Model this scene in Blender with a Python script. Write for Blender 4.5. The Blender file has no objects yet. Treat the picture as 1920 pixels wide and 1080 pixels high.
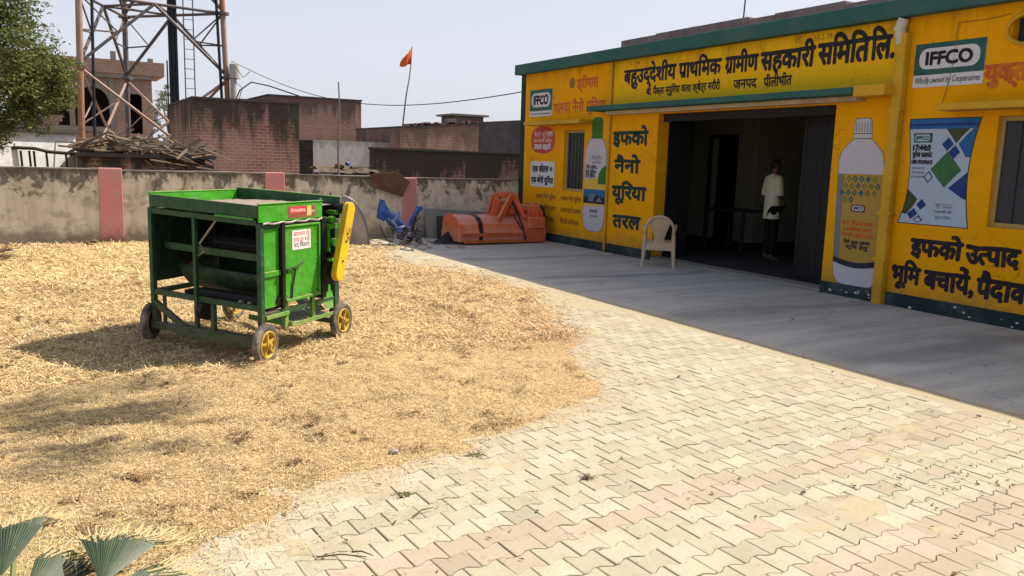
import bpy, bmesh, math, random
import numpy as np
from mathutils import Vector, Matrix

# ------------------------------------------------------------------ camera, light, exposure
SC = bpy.context.scene
COL = SC.collection
R = math.radians
cam = bpy.data.cameras.new('camera'); camo = bpy.data.objects.new('camera', cam); COL.objects.link(camo)
F_PX, PITCH, ROLL, YAW, CAM_H = 1525.7, .155491, .0301, .518728, 1.6
cam.sensor_width = 36; cam.lens = F_PX / 1920 * 36; cam.clip_start = .05; cam.clip_end = 2000
_cy, _sy = math.cos(YAW), math.sin(YAW)
_f = Vector((_sy*math.cos(PITCH), _cy*math.cos(PITCH), -math.sin(PITCH)))
_r = Vector((_cy, -_sy, 0)); _u = _r.cross(_f)
_r2 = math.cos(ROLL)*_r + math.sin(ROLL)*_u; _u2 = -math.sin(ROLL)*_r + math.cos(ROLL)*_u
camo.matrix_world = Matrix(((_r2.x, _u2.x, -_f.x, 0), (_r2.y, _u2.y, -_f.y, 0), (_r2.z, _u2.z, -_f.z, CAM_H), (0, 0, 0, 1)))
SC.camera = camo
SC.view_settings.view_transform = 'Standard'; SC.view_settings.look = 'None'
SC.view_settings.gamma = 1; SC.view_settings.use_curve_mapping = False
SC.view_settings.exposure = 0.55
SUN = Vector((.645, -.03, .755)).normalized()
sun = bpy.data.lights.new('sun', 'SUN'); suno = bpy.data.objects.new('sun', sun); COL.objects.link(suno)
sun.energy = 4.6; sun.angle = R(.55); sun.color = (1, .93, .80)
suno.rotation_euler = SUN.to_track_quat('Z', 'Y').to_euler(); suno.location = (20, -4, 24)
W = bpy.data.worlds.new('World'); SC.world = W; W.use_nodes = True
wn = W.node_tree.nodes; wl = W.node_tree.links
sky = wn.new('ShaderNodeTexSky'); sky.sky_type = 'NISHITA'; sky.sun_disc = False
sky.sun_elevation = math.asin(SUN.z); sky.sun_rotation = math.atan2(SUN.x, SUN.y)
sky.air_density = 1.0; sky.dust_density = 4.0; sky.ozone_density = 1.5; sky.altitude = 100
hz = wn.new('ShaderNodeMix'); hz.data_type = 'RGBA'; hz.inputs[0].default_value = .70
hz.inputs[7].default_value = (5.7, 5.85, 6.5, 1)          # even bright summer haze over the sky
tcw = wn.new('ShaderNodeTexCoord'); spw = wn.new('ShaderNodeSeparateXYZ'); wl.new(tcw.outputs['Generated'], spw.inputs[0])
mrw = wn.new('ShaderNodeMapRange'); wl.new(spw.outputs[2], mrw.inputs[0])     # the haze thins out towards the zenith
mrw.inputs[1].default_value = .12; mrw.inputs[2].default_value = .75; mrw.inputs[3].default_value = .80; mrw.inputs[4].default_value = .12
wl.new(mrw.outputs[0], hz.inputs[0])
wl.new(sky.outputs[0], hz.inputs[6]); wl.new(hz.outputs[2], wn['Background'].inputs[0])
wn['Background'].inputs[1].default_value = .10
try:
    SC.cycles.max_bounces = 6; SC.cycles.diffuse_bounces = 4; SC.cycles.use_denoising = True
except Exception: pass
random.seed(7); RNG = np.random.default_rng(7)

# ------------------------------------------------------------------ helpers
def tag(o, label=None, cat=None, group=None, kind=None):
    if label: o['label'] = label
    if cat: o['category'] = cat
    if group: o['group'] = group
    if kind: o['kind'] = kind
    return o

def empty(name, loc=(0, 0, 0), label=None, cat=None, group=None):
    o = bpy.data.objects.new(name, None); COL.objects.link(o); o.location = loc; o.empty_display_size = .2
    return tag(o, label, cat, group)

def copy_tree(o, parent=None):
    c = o.copy(); COL.objects.link(c)
    if parent: c.parent = parent
    for ch in list(o.children): copy_tree(ch, c)
    return c

def world_loc(o):
    v = Vector((0, 0, 0))
    while o is not None: v += Vector(o.location); o = o.parent
    return v

class MB:
    """collects faces and links them as one mesh object; coordinates are world coordinates unless local=True at build"""
    def __init__(s): s.v = []; s.f = []; s.m = []; s.cut = [(0, 0)]
    def brk(s): s.cut.append((len(s.v), len(s.f))); return s        # the next faces belong to another piece
    def add(s, vs, fs, mi=0):
        n = len(s.v); s.v += [tuple(p) for p in vs]; s.f += [tuple(i+n for i in f) for f in fs]; s.m += [mi]*len(fs); return s
    def box(s, x0, x1, y0, y1, z0, z1, mi=0, M=None):
        vs = [(x0,y0,z0),(x1,y0,z0),(x1,y1,z0),(x0,y1,z0),(x0,y0,z1),(x1,y0,z1),(x1,y1,z1),(x0,y1,z1)]
        if M is not None: vs = [tuple(M(*p)) if callable(M) else tuple(M @ Vector(p)) for p in vs]
        return s.add(vs, [(0,3,2,1),(4,5,6,7),(0,1,5,4),(1,2,6,5),(2,3,7,6),(3,0,4,7)], mi)
    def bevbox(s, x0, x1, y0, y1, z0, z1, b=.01, mi=0, M=None):
        bm = bmesh.new(); bmesh.ops.create_cube(bm, size=1)
        for v in bm.verts: v.co = Vector(((x0+x1)/2+v.co.x*(x1-x0), (y0+y1)/2+v.co.y*(y1-y0), (z0+z1)/2+v.co.z*(z1-z0)))
        bmesh.ops.bevel(bm, geom=bm.edges[:], offset=b, segments=2, affect='EDGES', profile=.5)
        return s.bm(bm, mi, M)
    def bm(s, bm, mi=0, M=None):
        bm.verts.index_update()
        vs = [v.co.copy() for v in bm.verts]
        if M is not None: vs = [Vector(M(*p)) if callable(M) else M @ p for p in vs]
        s.add(vs, [[v.index for v in f.verts] for f in bm.faces], mi); bm.free(); return s
    def tube(s, p0, p1, r0, r1=None, n=8, mi=0, caps=True):
        r1 = r0 if r1 is None else r1
        p0 = Vector(p0); p1 = Vector(p1); d = (p1-p0)
        if d.length < 1e-6: return s
        d.normalize(); a = d.orthogonal().normalized(); b = d.cross(a)
        vs = []
        for p, r in ((p0, r0), (p1, r1)):
            for i in range(n):
                t = 2*math.pi*i/n; vs.append(p + a*math.cos(t)*r + b*math.sin(t)*r)
        fs = [(i, (i+1) % n, n+(i+1) % n, n+i) for i in range(n)]
        if caps: fs += [tuple(range(n-1, -1, -1)), tuple(range(n, 2*n))]
        return s.add(vs, fs, mi)
    def path(s, pts, r, n=8, mi=0):
        pts = [Vector(p) for p in pts]; rs = r if isinstance(r, (list, tuple)) else [r]*len(pts)
        vs = []; fs = []; up = None
        for i, p in enumerate(pts):
            d = (pts[min(i+1, len(pts)-1)] - pts[max(i-1, 0)]).normalized()
            a = d.orthogonal().normalized() if up is None else (up - d*up.dot(d)).normalized()
            up = a; b = d.cross(a)
            for k in range(n):
                t = 2*math.pi*k/n; vs.append(p + a*math.cos(t)*rs[i] + b*math.sin(t)*rs[i])
        for i in range(len(pts)-1):
            for k in range(n): fs.append((i*n+k, i*n+(k+1) % n, (i+1)*n+(k+1) % n, (i+1)*n+k))
        fs += [tuple(range(n-1, -1, -1)), tuple(range((len(pts)-1)*n, len(pts)*n))]
        return s.add(vs, fs, mi)
    def bar(s, p0, p1, w, h, mi=0, up=(0, 0, 1)):
        p0 = Vector(p0); p1 = Vector(p1); d = (p1-p0).normalized(); u = Vector(up)
        if abs(d.dot(u)) > .98: u = Vector((1, 0, 0))
        a = d.cross(u).normalized(); b = a.cross(d)
        vs = []
        for p in (p0, p1):
            for sx, sz in ((-1, -1), (1, -1), (1, 1), (-1, 1)): vs.append(p + a*sx*w/2 + b*sz*h/2)
        return s.add(vs, [(0,1,2,3),(7,6,5,4),(0,4,5,1),(1,5,6,2),(2,6,7,3),(3,7,4,0)], mi)
    def prism(s, pts, depth, axis, mi=0):
        """polygon of 3-D points extruded by vector axis*depth"""
        a = Vector(axis).normalized()*depth; n = len(pts); P = [Vector(p) for p in pts]
        fs = [tuple(range(n)), tuple(range(2*n-1, n-1, -1))] + [(i, i+n, (i+1) % n+n, (i+1) % n) for i in range(n)]
        return s.add(P + [p+a for p in P], fs, mi)
    def pieces(s, name, mats, parent=None, **kw):
        out = []; ends = s.cut[1:]+[(len(s.v), len(s.f))]
        for (v0, f0), (v1, f1) in zip(s.cut, ends):
            if f1 > f0:
                q = MB(); q.v = s.v[v0:v1]; q.f = [tuple(i-v0 for i in f) for f in s.f[f0:f1]]; q.m = s.m[f0:f1]; out.append(q.build(name, mats, parent, **kw))
        return out
    def build(s, name, mats, parent=None, local=False, smooth=False, bevel=0, recalc=True):
        me = bpy.data.meshes.new(name)
        off = Vector((0, 0, 0)) if (parent is None or local) else world_loc(parent)
        me.from_pydata([(Vector(p)-off)[:] for p in s.v], [], s.f)
        for m in (mats if isinstance(mats, (list, tuple)) else [mats]): me.materials.append(m)
        me.polygons.foreach_set('material_index', s.m)
        if smooth: me.polygons.foreach_set('use_smooth', [True]*len(s.f))
        me.update()
        if recalc:
            bm = bmesh.new(); bm.from_mesh(me); bmesh.ops.recalc_face_normals(bm, faces=bm.faces[:]); bm.to_mesh(me); bm.free()
        o = bpy.data.objects.new(name, me); COL.objects.link(o)
        if parent is not None: o.parent = parent
        if bevel:
            md = o.modifiers.new('bevel', 'BEVEL'); md.width = bevel; md.segments = 2; md.limit_method = 'ANGLE'; md.angle_limit = R(40)
        return o

def np_mesh(name, V, F, mats, parent=None, smooth=False):
    me = bpy.data.meshes.new(name); V = np.asarray(V, np.float32); F = np.asarray(F, np.int32); k = F.shape[1]
    me.vertices.add(len(V)); me.vertices.foreach_set('co', V.ravel())
    me.loops.add(F.size); me.loops.foreach_set('vertex_index', F.ravel())
    me.polygons.add(len(F)); me.polygons.foreach_set('loop_start', np.arange(0, F.size, k, dtype=np.int32))
    for m in (mats if isinstance(mats, (list, tuple)) else [mats]): me.materials.append(m)
    if smooth: me.polygons.foreach_set('use_smooth', np.ones(len(F), bool))
    me.update(calc_edges=True); me.validate()
    o = bpy.data.objects.new(name, me); COL.objects.link(o)
    if parent is not None: o.parent = parent
    return o

# ------------------------------------------------------------------ materials
class NT:
    def __init__(s, name, rough=.8, metal=0, spec=.3):
        s.mat = bpy.data.materials.new(name); s.mat.use_nodes = True; s.t = s.mat.node_tree; s.n = s.t.nodes; s.l = s.t.links
        s.b = s.n['Principled BSDF']; s.b.inputs['Roughness'].default_value = rough; s.b.inputs['Metallic'].default_value = metal
        s.b.inputs['Specular IOR Level'].default_value = spec
        s.tc = s.n.new('ShaderNodeTexCoord'); s.obj = s.tc.outputs['Object']
        s.geo = s.n.new('ShaderNodeNewGeometry'); s.pos = s.geo.outputs['Position']
    def set(s, inp, val):
        if hasattr(val, 'is_linked') or isinstance(val, bpy.types.NodeSocket): s.l.new(val, inp)
        else: inp.default_value = val
    def map(s, vec, scale=(1, 1, 1), rot=(0, 0, 0), loc=(0, 0, 0)):
        m = s.n.new('ShaderNodeMapping'); s.l.new(vec, m.inputs[0]); m.inputs['Scale'].default_value = scale
        m.inputs['Rotation'].default_value = rot; m.inputs['Location'].default_value = loc; return m.outputs[0]
    def noise(s, scale, detail=4, rough=.55, vec=None, dist=0):
        m = s.n.new('ShaderNodeTexNoise'); s.l.new(vec if vec is not None else s.pos, m.inputs['Vector'])
        m.inputs['Scale'].default_value = scale; m.inputs['Detail'].default_value = detail
        m.inputs['Roughness'].default_value = rough; m.inputs['Distortion'].default_value = dist; return m.outputs['Fac']
    def ramp(s, fac, stops):
        m = s.n.new('ShaderNodeValToRGB'); s.l.new(fac, m.inputs[0]); e = m.color_ramp.elements
        while len(e) < len(stops): e.new(.5)
        for i, (p, c) in enumerate(stops):
            e[i].position = p; e[i].color = (c, c, c, 1) if isinstance(c, (int, float)) else (*c[:3], 1)
        return m.outputs[0]
    def mix(s, fac, a, b, mode='MIX'):
        m = s.n.new('ShaderNodeMix'); m.data_type = 'RGBA'; m.blend_type = mode
        s.set(m.inputs[0], fac)
        for i, c in ((6, a), (7, b)):
            if isinstance(c, (tuple, list)): m.inputs[i].default_value = (*c[:3], 1)
            else: s.l.new(c, m.inputs[i])
        return m.outputs[2]
    def math(s, op, a, b=0, clamp=False):
        m = s.n.new('ShaderNodeMath'); m.operation = op; m.use_clamp = clamp; s.set(m.inputs[0], a); s.set(m.inputs[1], b); return m.outputs[0]
    def sep(s, vec):
        m = s.n.new('ShaderNodeSeparateXYZ'); s.l.new(vec, m.inputs[0]); return m.outputs
    def comb(s, x, y, z):
        m = s.n.new('ShaderNodeCombineXYZ'); s.set(m.inputs[0], x); s.set(m.inputs[1], y); s.set(m.inputs[2], z); return m.outputs[0]
    def color(s, c):
        if isinstance(c, (tuple, list)): s.b.inputs['Base Color'].default_value = (*c[:3], 1)
        else: s.l.new(c, s.b.inputs['Base Color'])
        return s
    def bump(s, h, strength=.3, dist=.01):
        m = s.n.new('ShaderNodeBump'); s.l.new(h, m.inputs['Height']); m.inputs['Strength'].default_value = strength
        m.inputs['Distance'].default_value = dist; s.l.new(m.outputs[0], s.b.inputs['Normal']); return s
    def rough(s, r): s.set(s.b.inputs['Roughness'], r); return s

def shade(c, k): return tuple(x*k for x in c)

def simple(name, c, rough=.7, metal=0, scale=8, var=.25, bump=.1, dirt=None, dirt_amt=.5, spec=.3):
    """paint or material with soft mottling, fine grain and optional dirt patches"""
    t = NT(name, rough, metal, spec)
    n1 = t.noise(scale, 5); n2 = t.noise(scale*9, 3)
    col = t.mix(n1, shade(c, 1-var), shade(c, 1+var*.7))
    col = t.mix(t.math('MULTIPLY', n2, .35), col, shade(c, .75))
    if dirt:
        d = t.ramp(t.noise(scale*.6, 6, .65), [(.48, 0), (.68, 1)])
        col = t.mix(t.math('MULTIPLY', d, dirt_amt), col, dirt)
    t.color(col); t.bump(n2, bump, .004)
    t.rough(t.math('ADD', t.math('MULTIPLY', n1, .25), max(rough-.12, .05)))
    return t.mat

def plain(name, c, rough=.7, metal=0, spec=.3):
    t = NT(name, rough, metal, spec); n = t.noise(30, 3); m = t.ramp(t.noise(6, 6, .7), [(.42, 0), (.66, .45)]); t.color(t.mix(m, t.mix(n, shade(c, .85), shade(c, 1.12)), tuple(v*.75+.05 for v in c))); return t.mat

def brick(name, c1=(.42, .19, .14), c2=(.27, .115, .085), mortar=(.40, .33, .28), top=None, stain=.5, bw=.26, bh=.098, plaster=None, fall=.62):
    """brick wall for walls running along X or Y; algae streaks hang down from the height top"""
    t = NT(name, .9, 0, .15); x, y, z = t.sep(t.pos)
    v = t.comb(t.math('ADD', x, y), z, 0)
    b = t.n.new('ShaderNodeTexBrick'); t.l.new(v, b.inputs['Vector']); b.offset = .5
    b.inputs['Color1'].default_value = (*c1, 1); b.inputs['Color2'].default_value = (*c2, 1); b.inputs['Mortar'].default_value = (*mortar, 1)
    b.inputs['Scale'].default_value = 1; b.inputs['Mortar Size'].default_value = .013; b.inputs['Brick Width'].default_value = bw
    b.inputs['Row Height'].default_value = bh; b.inputs['Bias'].default_value = -.1
    big = t.noise(1.1, 6, .65); fine = t.noise(14, 4)
    col = t.mix(t.math('MULTIPLY', fine, .35), b.outputs['Color'], (.17, .085, .065))
    col = t.mix(t.ramp(big, [(.38, 0), (.66, .5)]), col, (.44, .28, .22))
    if plaster:
        col = t.mix(t.ramp(t.noise(.8, 6, .6, t.map(t.pos, (1, 1, 1), loc=(3, 1, 7))), [(.52, 0), (.56, 1)]), col, plaster)
    if top is not None:
        streak = t.noise(1, 7, .68, t.map(t.pos, (1.9, 1.9, .5)), .4)
        d = t.math('SUBTRACT', top, z)
        k = t.math('SUBTRACT', t.math('MULTIPLY', streak, 2.2), t.math('MULTIPLY', d, fall))
        col = t.mix(t.math('MULTIPLY', t.ramp(k, [(.42, 0), (.80, 1)]), stain), col, (.045, .041, .038))
    t.color(col); t.bump(t.math('ADD', b.outputs['Fac'], t.math('MULTIPLY', fine, -.5)), .5, .012)
    return t.mat

def plaster_wall(name, base, dark, top, stain=.9, reach=.9, rough=.9):
    t = NT(name, rough, 0, .15); x, y, z = t.sep(t.pos)
    n = t.noise(2.2, 7, .62); f = t.noise(24, 4, .6)
    col = t.mix(n, shade(base, .72), shade(base, 1.2))
    col = t.mix(t.ramp(t.noise(5, 6, .7), [(.5, 0), (.68, .55)]), col, shade(base, .5))
    streak = t.noise(1, 6, .68, t.map(t.pos, (5.5, 5.5, .7)), .3)
    d = t.math('DIVIDE', t.math('SUBTRACT', top, z), reach)
    k = t.math('SUBTRACT', t.math('MULTIPLY', streak, 2.0), d)
    col = t.mix(t.math('MULTIPLY', t.ramp(k, [(.42, 0), (.72, 1)]), stain), col, dark)
    low = t.math('SUBTRACT', t.math('MULTIPLY', t.noise(3, 5), .55), z)                # splash dirt along the foot
    col = t.mix(t.ramp(low, [(.02, 0), (.22, .6)]), col, shade(dark, 2.2))
    t.color(col); t.bump(t.math('ADD', f, n), .45, .01); return t.mat

M = {}
# yellow facade paint, weathered
def yellow_paint(name, c, green=None):
    t = NT(name, .7, 0, .08); x, y, z = t.sep(t.pos)
    n = t.noise(1.3, 6, .6); f = t.noise(30, 3)
    col = t.mix(n, shade(c, .86), shade(c, 1.08))
    streak = t.noise(1, 6, .65, t.map(t.pos, (6, 6, .35)))
    col = t.mix(t.ramp(streak, [(.56, 0), (.76, .32)]), col, (.45, .21, .012))
    run = t.math('SUBTRACT', t.math('MULTIPLY', t.noise(1, 6, .7, t.map(t.pos, (4.3, 4.3, .5)), .5), 1.6), t.math('MULTIPLY', t.math('SUBTRACT', 3.35, z), .9))
    col = t.mix(t.ramp(run, [(.60, 0), (1.0, .45)]), col, (.22, .115, .015))          # rain runs under the roof band
    foot = t.math('SUBTRACT', t.math('MULTIPLY', t.noise(3.5, 6, .65), .9), z)
    col = t.mix(t.ramp(foot, [(.0, 0), (.35, .6)]), col, (.30, .19, .06))             # splashed dirt
    col = t.mix(t.ramp(t.noise(2.1, 7, .7, t.map(t.pos, loc=(5, 2, 9))), [(.58, 0), (.72, .3)]), col, (.66, .38, .06))
    vo = t.n.new('ShaderNodeTexVoronoi'); vo.feature = 'DISTANCE_TO_EDGE'; vo.inputs['Scale'].default_value = .55
    wv = t.n.new('ShaderNodeVectorMath'); wv.operation = 'ADD'; t.l.new(t.pos, wv.inputs[0]); nz = t.n.new('ShaderNodeTexNoise'); nz.inputs['Scale'].default_value = 3; t.l.new(t.pos, nz.inputs['Vector']); t.l.new(nz.outputs['Color'], wv.inputs[1]); t.l.new(wv.outputs[0], vo.inputs['Vector'])
    col = t.mix(t.math('MULTIPLY', t.ramp(vo.outputs['Distance'], [(.0, 1), (.006, 0)]), t.ramp(t.noise(.9, 2), [(.52, 0), (.60, .5)])), col, (.10, .05, .01))
    col = t.mix(t.ramp(t.noise(11, 6, .7), [(.63, 0), (.68, .75)]), col, (.40, .22, .04))
    if green:
        k = t.math('ADD', t.math('MULTIPLY', t.math('SUBTRACT', 3.02, z), 1.6), t.math('SUBTRACT', n, .5))
        col = t.mix(t.ramp(k, [(.1, 0), (.75, .75)]), col, green)
    t.color(col); t.bump(t.math('ADD', f, n), .25, .006); return t.mat
YEL = (.80, .362, .002)
M['yellow'] = yellow_paint('yellow_facade_paint', YEL)
M['sign_yellow'] = yellow_paint('sign_panel_paint', (.80, .46, .008), (.46, .40, .02))
M['yellow_trim'] = simple('yellow_pipe_paint', (.62, .35, .012), .55, dirt=(.25, .13, .03), scale=3)
M['teal'] = simple('teal_band_paint', (.022, .115, .10), .65, scale=2, var=.35, dirt=(.11, .15, .14), dirt_amt=.35)
M['plinth'] = simple('teal_plinth_paint', (.013, .034, .036), .8, scale=2.5, var=.4, dirt=(.16, .17, .16), dirt_amt=.4)
M['lintel'] = simple('bare_lintel', (.56, .43, .29), .9, scale=3, dirt=(.12, .09, .06))
def brush(name, c, under):
    t = NT(name, .6, 0, .2); col = t.mix(t.noise(5, 4), shade(c, .7), shade(c, 1.5))
    col = t.mix(t.ramp(t.noise(1, 6, .7, t.map(t.pos, (14, 14, 22))), [(.58, 0), (.70, .55)]), col, under); t.color(col); return t.mat
M['ink'] = brush('black_lettering', (.017, .015, .02), (.16, .085, .012))
M['ink_green'] = brush('dark_green_lettering', (.012, .038, .034), (.15, .11, .015))
M['ink_orange'] = simple('orange_lettering', (.55, .10, .012), .6, scale=9, dirt=(.60, .28, .02), dirt_amt=.5)
M['ink_brown'] = plain('faded_brown_lettering', (.28, .12, .012), .6)
M['white_paint'] = simple('white_sign_paint', (.62, .62, .66), .6, scale=4, var=.1)
M['logo_green'] = plain('logo_green_paint', (.008, .085, .075), .5)
M['red_paint'] = simple('red_oval_paint', (.50, .06, .045), .6, scale=6, var=.25)
M['pink_paint'] = plain('pale_pink_lettering', (.62, .38, .36), .6)
M['bottle_white'] = simple('bottle_white_paint', (.52, .50, .56), .55, scale=3, var=.12)
M['bottle_grey'] = simple('bottle_outline_paint', (.14, .135, .15), .6)
M['bottle_green'] = simple('bottle_cap_green', (.035, .16, .02), .55, scale=6)
M['label_ochre'] = simple('bottle_label_ochre', (.42, .26, .045), .55, scale=5, var=.2)
M['label_teal'] = plain('label_teal', (.03, .12, .11)); M['label_olive'] = plain('label_olive', (.17, .19, .03)); M['label_brown'] = plain('label_brown', (.16, .09, .025))
M['label_grey'] = plain('label_edge_grey', (.16, .19, .19)); M['label_navy'] = plain('label_navy', (.012, .018, .035))
M['label_blue'] = plain('label_blue', (.02, .13, .32)); M['label_yellow'] = plain('label_yellow', (.66, .46, .06))
M['bag_base'] = simple('bag_pale_blue', (.40, .49, .62), .5, scale=2, var=.15); M['bag_blue'] = plain('bag_blue', (.010, .11, .36)); M['bag_navy'] = plain('bag_navy', (.008, .035, .20))
M['bag_leaf'] = simple('bag_leaf_photo', (.035, .16, .06), .6, scale=14, var=.6); M['bag_dark'] = simple('bag_crop_photo', (.05, .07, .03), .6, scale=14, var=.6)
M['interior'] = simple('interior_plaster', (.46, .43, .33), .9, scale=2, var=.25)
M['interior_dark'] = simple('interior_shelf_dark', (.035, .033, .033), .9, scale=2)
M['steel_door'] = simple('grey_steel_door', (.014, .0145, .017), .6, .3, scale=4)
M['window_dark'] = simple('dark_window_shutter', (.035, .04, .05), .45, scale=3, var=.3)
M['window_frame'] = simple('window_frame_paint', (.42, .30, .10), .7, scale=4)
M['roof_brick'] = simple('weathered_pink_parapet', (.29, .20, .19), .9, scale=2.4, var=.4, dirt=(.10, .075, .075), dirt_amt=.7)
M['roof_slab'] = simple('roof_concrete', (.25, .24, .22), .95, scale=1)
M['pvc_white'] = simple('white_pipe_elbow', (.55, .53, .48), .5, scale=6)
M['iron'] = simple('dark_iron', (.05, .045, .04), .6, .5, scale=6)

# ------------------------------------------------------------------ lettering
_gr = np.random.default_rng(3).standard_normal((6, 64, 64))
def vnoise(P, scale, k=0):
    """smooth tileable value noise"""
    q = np.asarray(P)*scale; i = np.floor(q).astype(int); f = q-i; f = f*f*(3-2*f); G = _gr[k]
    g00 = G[i[:, 0] % 64, i[:, 1] % 64]; g10 = G[(i[:, 0]+1) % 64, i[:, 1] % 64]; g01 = G[i[:, 0] % 64, (i[:, 1]+1) % 64]; g11 = G[(i[:, 0]+1) % 64, (i[:, 1]+1) % 64]
    return (g00*(1-f[:, 0])+g10*f[:, 0])*(1-f[:, 1])+(g01*(1-f[:, 0])+g11*f[:, 0])*f[:, 1]

_tc = {}
def glyphs(body, res=3):
    k = (body, res)
    if k in _tc: return _tc[k]
    cv = bpy.data.curves.new('lettering', 'FONT'); cv.body = body; cv.resolution_u = res; cv.fill_mode = 'FRONT'
    o = bpy.data.objects.new('lettering', cv); COL.objects.link(o)
    me = bpy.data.meshes.new_from_object(o)
    V = np.array([v.co[:2] for v in me.vertices]).reshape(-1, 2); Fc = [tuple(p.vertices) for p in me.polygons]
    bpy.data.objects.remove(o); bpy.data.curves.remove(cv); bpy.data.meshes.remove(me)
    _tc[k] = (V, Fc); return _tc[k]
def width(b): V, _ = glyphs(b); return V[:, 0].max() - V[:, 0].min()
def adv(prefix): return width(prefix + 'प') - width('प')
REF = {}
def refh(ch):
    if ch not in REF: V, _ = glyphs(ch); REF[ch] = (V[:, 1].min(), V[:, 1].max())
    return REF[ch]

def line(body, marks=()):
    """one line of lettering in font units; marks = prefixes after whose last consonant the slanting rakar stroke is drawn"""
    V, Fc = glyphs(body); V = V.copy(); V[:, 0] -= 0; Fc = list(Fc)
    for pre in marks:
        x = adv(pre); y0, y1 = refh('प'); hgt = y1 - y0; n = len(V); w = hgt*.085
        a = (x - hgt*.17, y0 + hgt*.36); b = (x - hgt*.58, y0 + hgt*.04)
        V = np.vstack([V, [(a[0], a[1]+w), (b[0], b[1]+w), (b[0]+w*.5, b[1]-w), (a[0], a[1]-w)]])
        Fc.append((n, n+1, n+2, n+3))
    return V, Fc

def half_ta_text(a, b):
    """text a, then a half letter ta (its stem cut away), then b"""
    V, Fc = line(a); x = adv(a) if a else 0
    Vt, Ft = glyphs('त'); y0, y1 = refh('त'); w = Vt[:, 0].max() - Vt[:, 0].min(); cut = Vt[:, 0].min() + w*.66
    bm = bmesh.new(); vs = [bm.verts.new((p[0], p[1], 0)) for p in Vt]
    for f in Ft:
        try: bm.faces.new([vs[i] for i in f])
        except ValueError: pass
    bmesh.ops.bisect_plane(bm, geom=bm.verts[:]+bm.edges[:]+bm.faces[:], plane_co=(cut, 0, 0), plane_no=(1, 0, 0), clear_outer=True)
    bm.verts.index_update(); n = len(V)
    V = np.vstack([V, [(v.co.x+x, v.co.y) for v in bm.verts]]); Fc += [tuple(v.index+n for v in f.verts) for f in bm.faces]
    x += cut - 0; bm.free()
    Vb, Fb = line(b); n = len(V); V = np.vstack([V, Vb + np.array([x - Vb[:, 0].min() - .01, 0])]); Fc += [tuple(i+n for i in f) for f in Fb]
    return V, Fc

def letter(mb, geo, X, ya, yb, zb, zh, mi=0, bold=.0, ref='प', shear=0, nz=(-1, 0, 0), dz=0.0):
    """put lettering on the facade plane x=X, reading from y=ya to y=yb, base line at zb and head line at zh (per end: tuples)"""
    mb.brk(); V, Fc = geo; V = np.array(V, float); x0, x1 = V[:, 0].min(), V[:, 0].max(); r0, r1 = refh(ref)
    u = (V[:, 0]-x0)/(x1-x0); v = (V[:, 1]-r0)/(r1-r0); u = u + shear*v*(r1-r0)/(x1-x0)
    zb = zb if isinstance(zb, tuple) else (zb, zb); zh = zh if isinstance(zh, tuple) else (zh, zh)
    base = zb[0]+(zb[1]-zb[0])*u; head = zh[0]+(zh[1]-zh[0])*u
    Y = ya + (yb-ya)*u; Z = base + (head-base)*v
    amp = min(.006, .035*abs(zh[0]-zb[0])); q_ = np.column_stack([Y*7+3, Z*9+5]); Y = Y+amp*vnoise(q_, 1.0, 0); Z = Z+amp*vnoise(q_+11, 1.0, 1)
    offs = [(0, 0)] if not bold else [(math.cos(k*math.pi/4)*bold, math.sin(k*math.pi/4)*bold) for k in range(8)] + [(0, 0)]
    for k, (a, b) in enumerate(offs):
        mb.add([(X - .00012*k, y+a, z+b) for y, z in zip(Y, Z)], Fc, mi)

# ------------------------------------------------------------------ ground
def ground_mat():
    t = NT('dusty_earth', .95, 0, .1); n = t.noise(.6, 8, .6); f = t.noise(9, 5)
    col = t.mix(n, (.20, .15, .10), (.36, .28, .18)); col = t.mix(t.math('MULTIPLY', f, .5), col, (.14, .10, .065))
    t.color(col); t.bump(f, .5, .03); return t.mat
g = MB(); N = 24
xs = [-600, -200, -80, -40, -20, -10, 0, 10, 20, 30, 45, 70, 120, 250, 700]; ys = [-300, -80, -30, -10, 0, 10, 20, 30, 45, 70, 120, 300, 900]
vs = [(x, y, -.075) for y in ys for x in xs]
fs = [(j*len(xs)+i, j*len(xs)+i+1, (j+1)*len(xs)+i+1, (j+1)*len(xs)+i) for j in range(len(ys)-1) for i in range(len(xs)-1)]
g.add(vs, fs); tag(g.build('ground', ground_mat()), kind='structure')

# straw outline (world metres) used by pavers, chaff and blades
STRAW = np.array([(-5, 2.3), (-.6, 2.45), (.10, 2.78), (.48, 3.18), (.90, 3.62), (1.32, 3.86), (1.80, 3.92), (2.24, 4.12), (2.70, 4.27), (3.2, 4.45), (3.52, 4.72),
                  (3.72, 5.2), (3.98, 5.6), (4.2, 6.2), (4.55, 7.0), (5.05, 8.3), (5.2, 9.4), (5.05, 10.6), (4.7, 11.7), (4.6, 12.7), (5.2, 13.6), (5.0, 15.1), (-5, 15.7)])
def sdist(P, poly=STRAW):
    """signed distance to the polygon, positive inside"""
    P = np.asarray(P, float); d = np.full(len(P), 1e9); ins = np.zeros(len(P), bool); n = len(poly)
    for i in range(n):
        a = poly[i]; b = poly[(i+1) % n]; e = b-a; w = P-a
        t = np.clip((w@e)/(e@e), 0, 1); q = w-np.outer(t, e); d = np.minimum(d, np.hypot(q[:, 0], q[:, 1]))
        c = ((a[1] > P[:, 1]) != (b[1] > P[:, 1])); xx = (b[0]-a[0])*(P[:, 1]-a[1])/((b[1]-a[1]) if abs(b[1]-a[1]) > 1e-9 else 1e-9)+a[0]
        ins ^= c & (P[:, 0] < xx)
    return np.where(ins, d, -d)
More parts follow.
